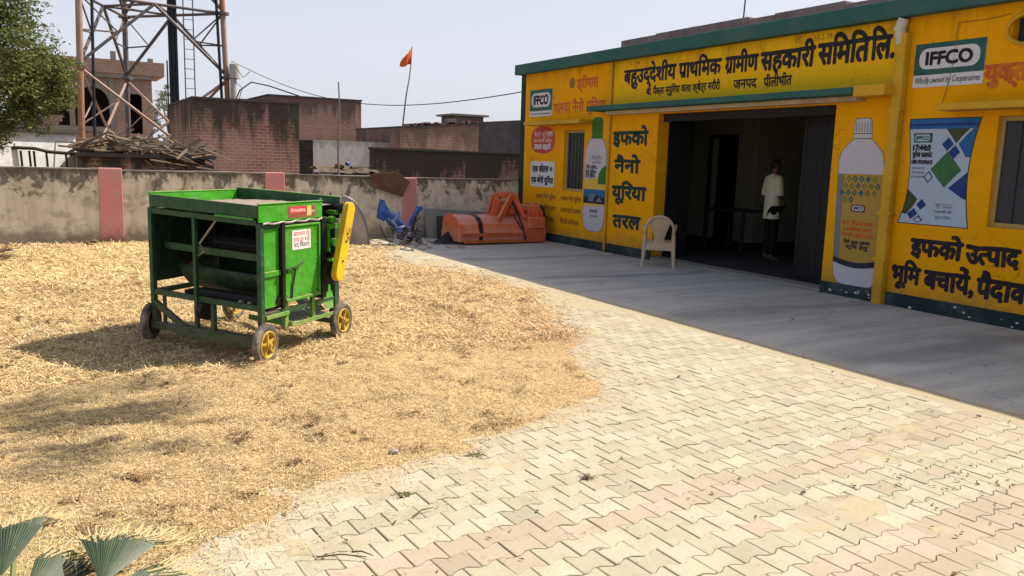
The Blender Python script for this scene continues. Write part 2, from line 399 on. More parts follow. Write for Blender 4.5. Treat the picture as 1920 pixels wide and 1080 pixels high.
# --- interlocking pavers, every block its own island in one paved surface
DL = -.0527
E1 = np.array([math.cos(DL), -math.sin(DL)]); E2 = np.array([math.sin(DL), math.cos(DL)])
PW, PH, AMP, GAP = .1583, .1262, .0115, .0026
def paver_mat():
    t = NT('cream_pavers', .88, 0, .2)
    at = t.n.new('ShaderNodeAttribute'); at.attribute_name = 'tint'
    n = t.noise(45, 5, .7); m = t.noise(3, 6, .65); f = t.noise(260, 2)
    col = t.mix(t.math('MULTIPLY', n, .5), at.outputs['Color'], (.27, .22, .155))
    col = t.mix(t.ramp(m, [(.45, 0), (.7, .5)]), col, (.31, .255, .18))
    col = t.mix(t.ramp(t.noise(14, 6, .75), [(.60, 0), (.72, .55)]), col, (.22, .165, .10))
    t.color(col); t.bump(t.math('ADD', n, f), .4, .004); return t.mat
def build_pavers():
    # outline of one block: bulged ends, pinched waist
    def prof(a):  # boundary offset along the length for a in [0,1] (0,1 = joints)
        a = a % 1.0; d = min(a, 1-a)
        return AMP if d < .13 else (-AMP if d > .37 else AMP - 2*AMP*(d-.13)/.24)
    us = [0, .13, .37, .5, .63, .87, 1]
    top = [(u*PW, PH/2 + prof(u)) for u in us]; bot = [(u*PW, -PH/2 - prof(u)) for u in us]
    out = np.array(bot + top[::-1]); n = len(out)
    cen = np.array([PW/2, 0])
    def inset(o, k):
        q = o.copy(); q[:, 0] += np.where(o[:, 0] < PW*.06, k, np.where(o[:, 0] > PW*.94, -k, 0)); q[:, 1] += np.where(o[:, 1] > 0, -k*.6, k*.6); return q
    r0 = inset(out, GAP); r1 = inset(out, GAP+.0035)
    rows = []
    V = []; Fq = []; T = []
    rng = np.random.default_rng(11)
    J0, J1 = int(-1.5/PH), int(14.6/PH); I0, I1 = int(-1.2/PW), int(6.6/PW)
    org = []
    for j in range(J0, J1):
        for i in range(I0, I1): org.append(((i+.5*(j % 2)+.42)*PW, j*PH + .02, j))
    org = np.array(org); c = org[:, :2]+np.array([PW/2, 0]); wc = np.outer(c[:, 0], E1)+np.outer(c[:, 1], E2)
    keep = (sdist(wc) < .22) & (wc[:, 0] < 5.80) & (wc[:, 0] > -1.2) & (wc[:, 1] < 14.6)
    org = org[keep]; wc = wc[keep]
    for (ox, oy, j), w in zip(org, wc):
        b = len(V)
        ang = rng.normal(0, .009); dzz = rng.normal(0, .0013)+.0016*float(vnoise(np.array([[ox, oy]]), 1.1, 4)[0]); tx, ty = rng.normal(0, .008, 2); ox += rng.normal(0, .0008)
        for ring, z in ((r0, -.035), (r0, -.0022), (r1, 0)):
            for q in ring:
                dx, dy = q[0]-PW/2, q[1]
                lx = ox+PW/2+dx-ang*dy; ly = oy+dy+ang*dx
                p = lx*E1+ly*E2; V.append((p[0], p[1], z+dzz+tx*dx+ty*dy))
        for a in range(2):
            for k in range(n): Fq.append((b+a*n+k, b+a*n+(k+1) % n, b+(a+1)*n+(k+1) % n, b+(a+1)*n+k))
        Fq.append(tuple(b+2*n+k for k in range(n)))
        y = oy
        band = 0
        for yc, hw in ((1.75, .20), (2.70, .13), (3.72, .10), (4.75, .10), (5.9, .10)):
            if abs(y-yc) < hw + .03*math.sin(ox*3+yc): band = 1
        nz = float(vnoise(np.array([[ox, oy]]), 1.7, 1)[0])
        pink = (band and nz > (-.5 if y < 3 else .35)) or rng.random() < .02
        k = 1+rng.normal(0, .075)
        base = np.array((.52, .415, .31)) if pink else np.array((.535, .475, .35))
        if pink and y > 3: base = base*.45+np.array((.535, .475, .35))*.55
        T.append((*(base*k*.93), 1))
    me = bpy.data.meshes.new('paving'); me.from_pydata(V, [], Fq); me.materials.append(paver_mat())
    per = 2*n+1; at = me.attributes.new('tint', 'FLOAT_COLOR', 'FACE')
    at.data.foreach_set('color', np.repeat(np.array(T, np.float32), per, axis=0).ravel()); me.update()
    o = bpy.data.objects.new('paving', me); COL.objects.link(o); return tag(o, kind='structure')
build_pavers()
# sand bed that shows in the joints and rises as pale dust over them in places
t = NT('joint_sand', .95, 0, .1); x_, y_, z_ = t.sep(t.pos)
col = t.mix(t.noise(20, 5), (.085, .062, .036), (.17, .13, .085)); col = t.mix(t.ramp(t.math('ADD', t.math('MULTIPLY', z_, 60), 1), [(.55, 0), (.85, 1)]), col, t.mix(t.noise(30, 5, .7), (.34, .275, .18), (.50, .42, .29)))
t.color(col); t.bump(t.noise(90, 3), .5, .004)
gx = np.arange(-1.3, 5.64, .06); gx[-1] = 5.62; gy = np.arange(-1.6, 14.95, .06); GX, GY = np.meshgrid(gx, gy); P = np.stack([GX.ravel(), GY.ravel()], 1)
d_ = sdist(P); z = -.0078+.0035*vnoise(P, 2.5, 2)+.003*vnoise(P, 7, 3)
far = np.clip((P[:, 1]-5.2)/3.5, 0, 1); z += far*(.0085+.003*vnoise(P, 1.3, 4)); near_edge = np.clip(1+(d_+.02)/.28, 0, 1); z += near_edge*(.0055+.004*vnoise(P, 3.1, 5))
z = np.minimum(z, np.where((P[:, 1] < 5.5) & (d_ < -.3), -.0022, .0022)); z = np.maximum(z, np.clip((P[:, 0]-5.33)/.14, 0, 1)*.0155-.0115+.0015*vnoise(P, 5, 1)); nx_, ny_ = len(gx), len(gy); idx = np.arange(nx_*ny_).reshape(ny_, nx_)
tag(np_mesh('paving_bed', np.column_stack([P, z]), np.stack([idx[:-1, :-1], idx[:-1, 1:], idx[1:, 1:], idx[1:, :-1]], -1).reshape(-1, 4), t.mat, smooth=True), kind='structure')

# --- concrete apron in front of the building
def apron_mat():
    t = NT('trowelled_concrete', .85, 0, .25); x, y, z = t.sep(t.pos)
    n = t.noise(1.2, 7, .6); f = t.noise(40, 4)
    sw = t.noise(1, 5, .6, t.map(t.pos, (.35, 5, 1), rot=(0, 0, .12)), .4)
    col = t.mix(n, (.40, .385, .345), (.56, .535, .48)); col = t.mix(t.ramp(sw, [(.40, .55), (.62, 0)]), col, (.28, .273, .258))
    wob = t.math('MULTIPLY', t.math('SUBTRACT', t.noise(.7, 3), .5), .9)
    for yc, w in ((9.15, .10), (6.35, .16), (4.25, .2), (11.4, .1)):   # darker trowelled strips across the slab
        d = t.math('ABSOLUTE', t.math('SUBTRACT', t.math('ADD', t.math('ADD', y, wob), t.math('MULTIPLY', x, .06)), yc + .5))
        col = t.mix(t.math('MULTIPLY', t.ramp(d, [(w*.5, .55), (w*1.6, 0)]), 1), col, (.17, .17, .17))
    col = t.mix(t.ramp(t.noise(2.6, 6, .7), [(.58, 0), (.70, .55)]), col, (.46, .45, .42))
    col = t.mix(t.ramp(t.noise(7, 6, .75), [(.60, 0), (.70, .5)]), col, (.12, .115, .105))
    vo = t.n.new('ShaderNodeTexVoronoi'); vo.feature = 'DISTANCE_TO_EDGE'; vo.inputs['Scale'].default_value = .42; nzc = t.n.new('ShaderNodeTexNoise'); nzc.inputs['Scale'].default_value = 2.2; nzc.inputs['Detail'].default_value = 5; t.l.new(t.pos, nzc.inputs['Vector'])
    va = t.n.new('ShaderNodeVectorMath'); va.operation = 'ADD'; t.l.new(t.pos, va.inputs[0]); t.l.new(nzc.outputs['Color'], va.inputs[1]); t.l.new(va.outputs[0], vo.inputs['Vector'])
    col = t.mix(t.ramp(vo.outputs['Distance'], [(.0, .4), (.005, 0)]), col, (.13, .125, .12))       # hair cracks
    dust = t.math('ADD', t.math('MULTIPLY', t.math('SUBTRACT', 5.75, x), 2.2), t.math('MULTIPLY', t.noise(4, 6, .7), .9))
    col = t.mix(t.ramp(dust, [(.25, 0), (.85, .8)]), col, (.50, .44, .33))                           # yard dust blown over the edge
    spk = t.noise(55, 2, .5); col = t.mix(t.ramp(spk, [(.70, 0), (.74, .6)]), col, (.10, .08, .05))
    t.color(col); t.bump(t.math('ADD', t.math('MULTIPLY', sw, 1.0), f), .3, .006); return t.mat
b = MB(); nx, ny = 24, 90
vs = []; fs = []
for j in range(ny+1):
    for i in range(nx+1):
        y = -2+17.1*j/ny; edge = 5.58-.22*min(max((y-6.5)/3, 0), 1)+.03*math.sin(y*5.1)+.02*math.sin(y*13)+.015*math.sin(y*31)
        x = edge+(8.66-edge)*i/nx; vs.append((x, y, (-.006 if i == 0 else .004 if i == 1 else .008)+.018*i/nx+.004*math.sin(x*3+y*2)*(i/nx)))
for j in range(ny):
    for i in range(nx): fs.append((j*(nx+1)+i, j*(nx+1)+i+1, (j+1)*(nx+1)+i+1, (j+1)*(nx+1)+i))
b.add(vs, fs)
tag(b.build('concrete_apron', apron_mat(), smooth=False), kind='structure')

# --- threshed straw: a low uneven layer plus loose blades
def straw_height(P):
    d = sdist(P) + .09*vnoise(P, 2.1, 0) + .045*vnoise(P, 8.0, 1) + .02*vnoise(P, 27., 2)
    h = np.where(d < 0, d*.16, .026*(1-np.exp(-d/.14)))
    bump = .014*vnoise(P, 2.2, 3)+.012*vnoise(P, 5.3, 4)+.007*vnoise(P, 17, 5)+.005*vnoise(P, 41, 1)
    z = h - .008 + bump*np.clip(d/.3, 0, 1) + np.clip(d/1., 0, 1)*.006*vnoise(P, 1.1, 2)
    return np.where(d > .10, np.maximum(z, .0065+.003*vnoise(P, 19., 2)), z), d
def straw_mat(name, blade):
    t = NT(name, .9, 0, .15)
    lo, mid, hi = (.40, .265, .115), (.62, .45, .225), (.78, .61, .36)
    if blade:
        r = t.geo.outputs['Random Per Island']
        col = t.ramp(r, [(0, (.12, .07, .025)), (.10, lo), (.45, mid), (.85, hi), (1, (.70, .58, .36))])
    else:
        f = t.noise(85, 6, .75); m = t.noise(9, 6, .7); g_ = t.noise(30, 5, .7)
        col = t.ramp(f, [(.30, (.13, .075, .028)), (.42, lo), (.52, mid), (.66, hi)])  # darkest stop is shadow brown: shade between straws put into the colour
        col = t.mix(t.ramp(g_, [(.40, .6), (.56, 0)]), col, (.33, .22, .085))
        col = t.mix(t.ramp(m, [(.50, 0), (.72, .55)]), col, (.60, .42, .22))
    big = t.noise(.55, 5, .6); x, y, z = t.sep(t.pos)
    side = t.math('ADD', t.math('MULTIPLY', x, .22), t.math('SUBTRACT', t.noise(.9, 4), .72))
    col = t.mix(t.ramp(side, [(.15, 0), (.75, .55)]), col, t.mix(.5, col, (.74, .50, .31)))
    col = t.mix(t.ramp(t.noise(2.3, 6, .7, t.map(t.pos, (1, 1.8, 1))), [(.58, 0), (.72, .5)]), col, (.27, .175, .075))
    col = t.mix(t.ramp(t.noise(3.1, 5, .65, t.map(t.pos, (1, 1.6, 1), loc=(4, 4, 0))), [(.60, 0), (.74, .55)]), col, (.74, .63, .42))
    col = t.mix(t.ramp(big, [(.35, 0), (.65, .45)]), col, (.71, .54, .28))
    # soft shadow patches painted into the straw colour, left foreground
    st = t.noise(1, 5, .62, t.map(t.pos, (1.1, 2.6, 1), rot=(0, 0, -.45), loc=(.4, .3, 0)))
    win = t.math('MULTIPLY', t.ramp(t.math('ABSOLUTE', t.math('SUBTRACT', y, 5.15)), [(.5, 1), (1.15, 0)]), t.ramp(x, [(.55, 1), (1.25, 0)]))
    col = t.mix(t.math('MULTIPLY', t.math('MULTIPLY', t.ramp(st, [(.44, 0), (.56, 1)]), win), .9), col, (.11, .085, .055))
    t.color(col)
    if not blade: t.bump(t.math('ADD', t.math('MULTIPLY', f, 1.0), t.math('MULTIPLY', g_, 1.5)), .9, .02)
    return t.mat
def build_straw():
    gx = np.concatenate([np.arange(-5, -1.0, .12), np.arange(-1.0, 5.9, .03)]); gy = np.concatenate([np.arange(2.2, 7.5, .03), np.arange(7.5, 15.72, .05)])
    GX, GY = np.meshgrid(gx, gy); P = np.stack([GX.ravel(), GY.ravel()], 1); z, d = straw_height(P)
    nx, ny = len(gx), len(gy); idx = np.arange(nx*ny).reshape(ny, nx)
    Fq = np.stack([idx[:-1, :-1], idx[:-1, 1:], idx[1:, 1:], idx[1:, :-1]], -1).reshape(-1, 4)
    keep = (d[Fq] > -.25).any(1); Fq = Fq[keep]
    V = np.column_stack([P, z])
    V1, F1 = V, Fq
    # loose blades
    def blades(n, x0, x1, y0, y1, lmin, lmax, wmin, wmax, spread):
        P = np.column_stack([RNG.uniform(x0, x1, n), RNG.uniform(y0, y1, n)])
        z, d = straw_height(P); pr = np.clip(np.exp(d/spread), 0, 1)
        k = RNG.random(n) < pr; P, z, d = P[k], z[k], d[k]; n = len(P)
        z = np.maximum(z, .004)
        a = RNG.uniform(0, 2*np.pi, n); L = RNG.uniform(lmin, lmax, n)*.5; w = RNG.uniform(wmin, wmax, n)*.5; tilt = RNG.normal(.0, .32, n)*np.clip(.35+d*4, .05, 1)
        dx, dy, dz = np.cos(a)*L*np.cos(tilt), np.sin(a)*L*np.cos(tilt), np.sin(tilt)*L
        ro = RNG.normal(0, .5, n); wx, wy, wz = -np.sin(a)*w*np.cos(ro), np.cos(a)*w*np.cos(ro), np.sin(ro)*w
        zc = z+np.abs(dz)*.8+RNG.uniform(.001, .009, n)
        C = np.column_stack([P, zc]); D = np.column_stack([dx, dy, dz]); Wv = np.column_stack([wx, wy, wz])
        VV = np.stack([C-D-Wv, C+D-Wv, C+D+Wv, C-D+Wv], 1).reshape(-1, 3); return VV, np.arange(len(VV)).reshape(-1, 4)
    sets = [blades(120000, -.5, 4.2, 2.4, 6.6, .006, .034, .0012, .0030, .10), blades(60000, -1.2, 5.8, 6.0, 10.5, .02, .08, .003, .007, .14),
            blades(26000, -2.0, 5.9, 10.2, 15.4, .04, .11, .005, .011, .2), blades(26000, -.3, 5.6, 2.4, 9.0, .008, .03, .0015, .003, .6)]
    # clumps of darker trampled straw
    cn = 420; cc = np.column_stack([RNG.uniform(-1, 5.2, cn), RNG.uniform(2.7, 11, cn)]); ci = RNG.integers(0, cn, 21000); sp = RNG.uniform(.015, .075, cn)[ci]
    P = cc[ci]+RNG.standard_normal((len(ci), 2))*sp[:, None]*np.array((1.3, .8)); zc, dc = straw_height(P); kk = dc > .05; P, zc, sp = P[kk], zc[kk], sp[kk]; m = len(P)
    a = RNG.uniform(0, 2*np.pi, m); Lh = RNG.uniform(.006, .024, m); wd = RNG.uniform(.0012, .003, m); tl = RNG.normal(0, .5, m)
    C = np.column_stack([P, zc+np.abs(RNG.standard_normal(m))*sp*.22+.004]); D = np.column_stack([np.cos(a)*Lh, np.sin(a)*Lh, np.sin(tl)*Lh]); Wv = np.column_stack([-np.sin(a)*wd, np.cos(a)*wd, wd*.4])
    VC = np.stack([C-D-Wv, C+D-Wv, C+D+Wv, C-D+Wv], 1).reshape(-1, 3)
    VB = []; FB = []; n = 0
    for v, f in sets: VB.append(v); FB.append(f+n); n += len(v)
    VB = np.vstack(VB); FB = np.vstack(FB)
    nb = len(FB); V = np.vstack([V1, VB, VC]); Fa = np.vstack([F1, FB+len(V1), np.arange(len(VC)).reshape(-1, 4)+len(V1)+len(VB)])
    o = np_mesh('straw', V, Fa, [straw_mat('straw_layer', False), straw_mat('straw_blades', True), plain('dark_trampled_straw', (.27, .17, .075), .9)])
    mi = np.zeros(len(Fa), np.int32); mi[len(F1):] = 1; mi[len(F1)+nb:] = 2; o.data.polygons.foreach_set('material_index', mi[:len(o.data.polygons)])
    sm = mi == 0; o.data.polygons.foreach_set('use_smooth', sm[:len(o.data.polygons)]); o.data.update()
    return tag(o, 'loose golden threshed straw spread over the yard floor', kind='stuff')
build_straw()

# ------------------------------------------------------------------ the cooperative building
X0 = 8.70
BLD = empty('cooperative_building', (X0, 8.5, 0), 'single storey yellow cooperative office with painted signs, teal roof band and wide open doorway', 'building')
YA, YB, ZR = 14.9, -2.0, 3.35
DY0, DY1, DZ0, DZ1 = 7.13, 10.60, .06, 2.42
holes = [(DY0, DY1, -.1, DZ1), (12.70, 13.38, 1.05, 2.20), (3.75, 5.07, 1.05, 2.21), (4.62, 5.04, 2.95, 3.20)]
def holed(mb, X, T, y0, y1, z0, z1, holes, mi=0):
    ys = sorted({y0, y1, *[v for h in holes for v in h[:2]]}); zs = sorted({z0, z1, *[min(max(v, z0), z1) for h in holes for v in h[2:]]})
    inh = lambda y, z: any(h[0] < y < h[1] and h[2] < z < h[3] for h in holes)
    for a, b_ in zip(ys, ys[1:]):
        for c, d in zip(zs, zs[1:]):
            if inh((a+b_)/2, (c+d)/2): continue
            mb.add([(X, a, c), (X, b_, c), (X, b_, d), (X, a, d)], [(0, 1, 2, 3)], mi)
            mb.add([(X+T, a, c), (X+T, b_, c), (X+T, b_, d), (X+T, a, d)], [(0, 3, 2, 1)], mi)
    for h in holes:
        y_0, y_1, z_0, z_1 = h[0], h[1], max(h[2], z0), h[3]
        for a, b_ in (((y_0, z_0), (y_1, z_0)), ((y_1, z_0), (y_1, z_1)), ((y_1, z_1), (y_0, z_1)), ((y_0, z_1), (y_0, z_0))):
            mb.add([(X, *a), (X, *b_), (X+T, *b_), (X+T, *a)], [(0, 1, 2, 3)], mi)
mb = MB(); holed(mb, X0, .23, YB, YA, 0, ZR, holes); mb.build('facade_wall', M['yellow'], BLD, recalc=False)
# remaining shell: end walls, back, inner rooms, roof slab
mb = MB()
mb.box(X0+.004, 17.0, YA-.02, YA+.2, 0, ZR-.002); mb.box(X0+.23, 17, YB, YB+.2, 0, ZR-.002); mb.box(16.8, 17.0, YB+.2, YA-.02, 0, ZR-.002)
mb.build('end_wall', M['plinth'], BLD)
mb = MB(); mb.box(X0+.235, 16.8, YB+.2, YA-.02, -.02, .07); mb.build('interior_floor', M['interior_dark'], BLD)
mb = MB()
holed(mb, 12.5, .15, 12.2, YA-.02, .07, ZR-.1, [(12.68, 13.34, 0, 2.18)])
mb.box(12.501, 16.5, 12.05, 12.2, .07, ZR-.1)
mb.build('partition_wall', M['interior'], BLD, recalc=False)
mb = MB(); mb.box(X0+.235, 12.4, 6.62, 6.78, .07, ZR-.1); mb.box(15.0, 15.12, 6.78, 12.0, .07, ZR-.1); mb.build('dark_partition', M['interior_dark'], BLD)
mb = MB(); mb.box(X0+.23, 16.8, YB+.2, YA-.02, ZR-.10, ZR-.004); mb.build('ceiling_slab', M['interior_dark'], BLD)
mb = MB(); mb.box(X0-.14, 17.1, YB-.1, YA+.26, ZR, 3.552); mb.build('roof_band', M['teal'], BLD, bevel=.012)
mb = MB()
random.seed(5)
yy = 12.8
while yy > YB+.4:
    w = random.uniform(.5, 1.3); z1 = 3.84+random.uniform(-.025, .06); mb.box(9.5, 9.73, yy-w, yy-.004, 3.552, z1); yy -= w
mb.box(9.74, 16.6, 12.6, 12.8, 3.552, 3.80)
mb.build('roof_parapet', M['roof_brick'], BLD, bevel=.015)
mb = MB(); mb.tube((9.62, 9.80, 3.7), (9.62, 9.74, 5.2), .014, .010, 6); mb.build('roof_rod', M['iron'], BLD)
mb = MB()
for a, b_ in ((YB, DY0), (DY1, YA)): mb.box(X0-.018, X0-.001, a+.002, b_-.002, 0, .17+.01)
mb.build('plinth', M['plinth'], BLD)
# flaked whitewash along the plinth
mb = MB()
for _ in range(26):
    y = random.choice([random.uniform(4, 6), random.uniform(6.3, 7), random.uniform(4, 5)]); z = random.uniform(.03, .14); r = random.uniform(.008, .035)
    n = random.randint(5, 7); mb.add([(X0-.020, y+r*random.uniform(.5, 1.3)*math.cos(2*math.pi*k/n), z+r*.6*random.uniform(.5, 1.2)*math.sin(2*math.pi*k/n)) for k in range(n)], [tuple(range(n))])
tag(mb.build('plinth_flake', M['white_paint'], BLD), kind='stuff')
mb = MB(); mb.box(X0-.32, X0-.001, 6.68, 12.22, 2.50, 2.585); mb.build('door_canopy', M['teal'], BLD, bevel=.01)
mb = MB(); mb.box(X0-.30, X0-.001, 6.25, 6.675, 2.47, 2.60); mb.build('canopy_stub', M['yellow_trim'], BLD, bevel=.012)
mb = MB(); mb.box(X0-.16, X0-.002, 6.72, 11.85, 2.435, 2.497); mb.build('door_lintel', M['lintel'], BLD, bevel=.008)
mb = MB(); mb.box(X0-.012, X0-.001, 6.36, 11.84, 2.60, 3.345); SIGN = mb.build('sign_panel', M['sign_yellow'], BLD)
mb = MB(); mb.bevbox(X0-.11, X0-.001, 6.17, 6.30, -.0, 3.18, .02); mb.build('rain_pipe', M['yellow_trim'], BLD)
mb = MB(); mb.tube((X0-.07, 6.30, 3.20), (X0-.07, 6.25, 3.34), .065, .06, 12); mb.tube((X0-.07, 6.26, 3.05), (X0-.07, 6.28, 3.20), .052, .062, 12); mb.build('pipe_elbow', M['pvc_white'], BLD, smooth=False)
mb = MB()
for z in (2.3, 1.1, .55): mb = MB(); mb.box(X0-.115, X0-.002, 6.15, 6.32, z, z+.035); mb.build('pipe_clamp', M['yellow_trim'], BLD)
mb = MB(); mb.path([(X0-.03, 11.89, z) for z in np.linspace(.05, 3.33, 24)], .022, 8); mb.build('conduit', M['yellow_trim'], BLD)
mb = MB(); mb.path([(X0-.012, 5.62, 3.22), (X0-.012, 5.63, 2.9), (X0-.016, 5.655, 2.62), (X0-.012, 5.72, 2.35)], .0035, 5); mb.path([(X0-.012, 5.62, 3.22), (X0-.012, 5.3, 3.215), (X0-.012, 5.06, 3.24)], .0035, 5); mb.build('wall_cable', M['ink_brown'], BLD)
for y0, y1, z0, z1 in holes[1:3]:
    fr = MB()
    for a in (y0, y1-.05): fr.box(X0+.05, X0+.11, a+.001, a+.049, z0+.001, z1-.001)
    for a in (z0, z1-.05): fr.box(X0+.052, X0+.108, y0+.052, y1-.052, a+.001, a+.049)
    f_ = fr.build('window', M['window_frame'], BLD)
    pn = MB(); pn.box(X0+.07, X0+.085, y0+.05, y1-.05, z0+.05, z1-.05); pn.build('shutter', M['window_dark'], f_)
    br = MB()
    for k in range(1, 6): y = y0+(y1-y0)*k/6; br.tube((X0+.06, y, z0+.05), (X0+.06, y, z1-.05), .006, n=6)
    br.build('window_bar', M['window_dark'], f_)
mb = MB(); mb.box(X0-.30, X0-.001, 12.45, 14.45, 2.30, 2.37); mb.build('window_ledge', M['yellow_trim'], BLD, bevel=.01)
mb = MB(); mb.box(X0-.30, X0-.001, 3.2, 5.60, 2.27, 2.345); mb.build('window_ledge', M['yellow_trim'], BLD, bevel=.01)
mb = MB(); mb.box(X0+.12, X0+.15, 4.62, 5.04, 2.95, 3.20); v_ = mb.build('wall_vent', M['window_dark'], BLD)
mb = MB()
pts = [(X0-.02, 4.83+.25*math.cos(a)*1.0, 3.075+.16*math.sin(a)) for a in np.linspace(0, 2*math.pi, 25)]; mb.path(pts, .02, 6); mb.build('vent_rim', M['yellow_trim'], v_)
# swung-in steel door leaves
for p0, p1 in ((Vector((X0+.24, 10.585, 0)), Vector((9.36, 10.53, 0))), (Vector((8.98, 7.16, 0)), Vector((9.16, 7.98, 0)))):
    mb = MB()
    mb.bar(p0+Vector((0, 0, 1.24)), p1+Vector((0, 0, 1.24)), .03, 2.32)
    lf = mb.build('door_leaf', M['steel_door'], BLD)
    rb = MB()
    for z in (.15, .8, 1.5, 2.33): rb.bar(p0+Vector((0, 0, z)), p1+Vector((0, 0, z)), .055, .05)
    for k in (.03, .5, .97): q = p0.lerp(p1, k); rb.bar(q+Vector((0, 0, .18)), q+Vector((0, 0, 2.30)), .05, .05)
    rb.build('door_rib', M['steel_door'], lf)
mb = MB(); mb.box(X0-.02, X0+.25, DY0-.002, DY1+.002, -.02, .074); mb.build('threshold', M['roof_slab'], BLD)
mb = MB(); mb.box(X0+.10, X0+.21, DY0+.01, DY1-.01, 2.30, 2.418); mb.build('shutter_box', M['ink'], BLD)
mb = MB(); mb.box(12.44, 12.499, 12.60, 12.678, .07, 2.26); mb.box(12.44, 12.499, 13.342, 13.42, .07, 2.26); mb.box(12.44, 12.499, 12.678, 13.342, 2.182, 2.26); mb.build('inner_door_frame', M['steel_door'], BLD)

# ---- painted lettering and murals on the facade
INK = X0-.0145
mb = MB()
Z = lambda s: s.replace('_', '')
letter(mb, line('बहुउद्देशीय'), INK, 11.55, 10.23, 2.955, 3.165, bold=.013)
letter(mb, line('पाथिमक', ['प']), INK, 10.15, 9.23, 2.955, 3.165, bold=.013)
letter(mb, line('गामीण', ['ग']), INK, 9.14, 8.50, 2.950, 3.165, bold=.013)
letter(mb, line('सहकारी'), INK, 8.45, 7.53, 2.935, 3.165, bold=.015)
letter(mb, line('सिमित'), INK, 7.47, 6.72, 2.925, 3.18, bold=.015)
letter(mb, line('िल.'), INK, 6.69, 6.385, 2.925, 3.185, bold=.015)
letter(mb, line('बी. पैक्स न्यूरिया कला क्षेत्र मरौरी'.replace('रिया', 'िरया')), INK, 10.93, 9.22, 2.735, 2.835, bold=.005)
letter(mb, line('जनपद'), INK, 8.95, 8.50, 2.715, 2.83, bold=.006)
letter(mb, line('पीलीभीत'), INK, 8.37, 7.88, 2.71, 2.825, bold=.006)
letter(mb, line('पं. सं.'), INK, 11.45, 11.1, 3.245, 3.30, mi=1); letter(mb, line('िद.'), INK, 7.88, 7.75, 3.235, 3.30, mi=1); letter(mb, glyphs('10-2-79'), INK, 7.55, 7.28, 3.235, 3.30, mi=1, ref='H')
mb.build('sign_lettering', [M['ink'], M['ink_brown']], SIGN, recalc=False)
WX = X0-.0022
mb = MB()
mb = MB(); letter(mb, line('इफको'), WX, 11.80, 10.84, 1.93, 2.14, bold=.018); letter(mb, line('नैनो'), WX, 11.72, 11.02, 1.46, 1.66, bold=.018)
letter(mb, line('यूिरया'), WX, 11.76, 10.82, 1.00, 1.20, bold=.018); letter(mb, line('तरल'), WX, 11.70, 10.93, .50, .70, bold=.018)
mb.pieces('painted_lettering', M['ink_green'], BLD, recalc=False)
mb = MB()
letter(mb, line('इफको'), WX, 5.91, 5.30, .655, .835, bold=.015)
letter(mb, half_ta_text('उ', 'पाद'), WX, 5.25, 4.68, .65, .83, bold=.015)
letter(mb, line('भूिम'), WX, 6.13, 5.76, .32, .50, bold=.014); letter(mb, line('बचायें,'), WX, 5.70, 5.14, .30, .495, bold=.015); letter(mb, line('पैदावार'), WX, 5.08, 4.40, .29, .49, bold=.015)
mb.pieces('painted_lettering', M['ink'], BLD, recalc=False)
mb = MB()
letter(mb, line('युक्त'), WX, 5.27, 4.84, 2.575, 2.735, bold=.014)
letter(mb, line('ड्रीमास'), WX, 13.02, 12.32, 2.96, 3.12, bold=.008)
letter(mb, line('पलवा नैनो यूिरया'), WX, 13.80, 12.10, 2.54, 2.71, bold=.008)
mb.brk(); mb.add([(WX, 13.18+.10*math.cos(a), 3.07+.10*math.sin(a)) for a in np.linspace(0, 2*math.pi, 20, endpoint=False)], [tuple(range(20))], 1)
mb.pieces('orange_lettering', [M['ink_orange'], M['ink_brown']], BLD, recalc=False)
mb = MB()
for r_, z in enumerate((.86, .64, .42)):
    for ya, yb in ((14.36, 13.60), (13.42, 12.72)):
        for s_, w in enumerate(('फसल नैनो यूिरया', 'उपज बढ़ाये लागत', 'िमटटी पानी हवा')[r_:r_+1]):
            letter(mb, line(w), WX, ya, yb-(.0 if r_ < 2 else -.05), z, z+.075, bold=.004)
mb.pieces('faded_lettering', M['ink_brown'], BLD, recalc=False)

def poly(mb, pts, X, mi):  # flat painted shape, pts are (y,z)
    mb.add([(X, y, z) for y, z in pts], [tuple(range(len(pts)))], mi)
def rrect(y0, y1, z0, z1, r, n=6):
    out = []
    for cy, cz, a0 in ((y1-r, z1-r, 0), (y0+r, z1-r, 90), (y0+r, z0+r, 180), (y1-r, z0+r, 270)):
        for k in range(n+1): a = R(a0+90*k/n); out.append((cy+r*math.cos(a), cz+r*math.sin(a)))
    return out
def logo_sign(y0, y1, z0, zm, z1, sub, parent, bold):
    mb = MB(); mb.box(X0-.010, X0-.001, y1, y0, z0, z1, 0)
    poly(mb, [(y1, zm), (y0, zm), (y0, z1), (y1, z1)], X0-.0115, 1)
    h = z1-zm; w = y0-y1; zc0, zc1 = zm+h*.18, z1-h*.16
    poly(mb, rrect(y1+w*.07, y0-w*.07, zc0, zc1, (zc1-zc0)*.42), X0-.0130, 0)
    letter(mb, glyphs('IFFCO'), X0-.0145, y0-w*.17, y1+w*.17, zc0+(zc1-zc0)*.20, zc1-(zc1-zc0)*.20, mi=2, bold=bold, ref='H')
    if sub: letter(mb, glyphs('Wholly owned by Cooperatives'), X0-.0145, y0-w*.03, y1+w*.04, z0+(zm-z0)*.32, z0+(zm-z0)*.80, mi=2, ref='H', shear=.25)
    else: mb.box(X0-.0125, X0-.0105, y1+w*.05, y0-w*.05, z0+(zm-z0)*.4, z0+(zm-z0)*.6, 3)
    return mb.build('logo_sign', [M['white_paint'], M['logo_green'], M['ink'], M['label_grey']], parent, recalc=False)
logo_sign(6.10, 5.285, 2.555, 2.69, 3.035, True, BLD, .010)
logo_sign(14.70, 13.86, 2.49, 2.60, 3.02, False, BLD, .012)
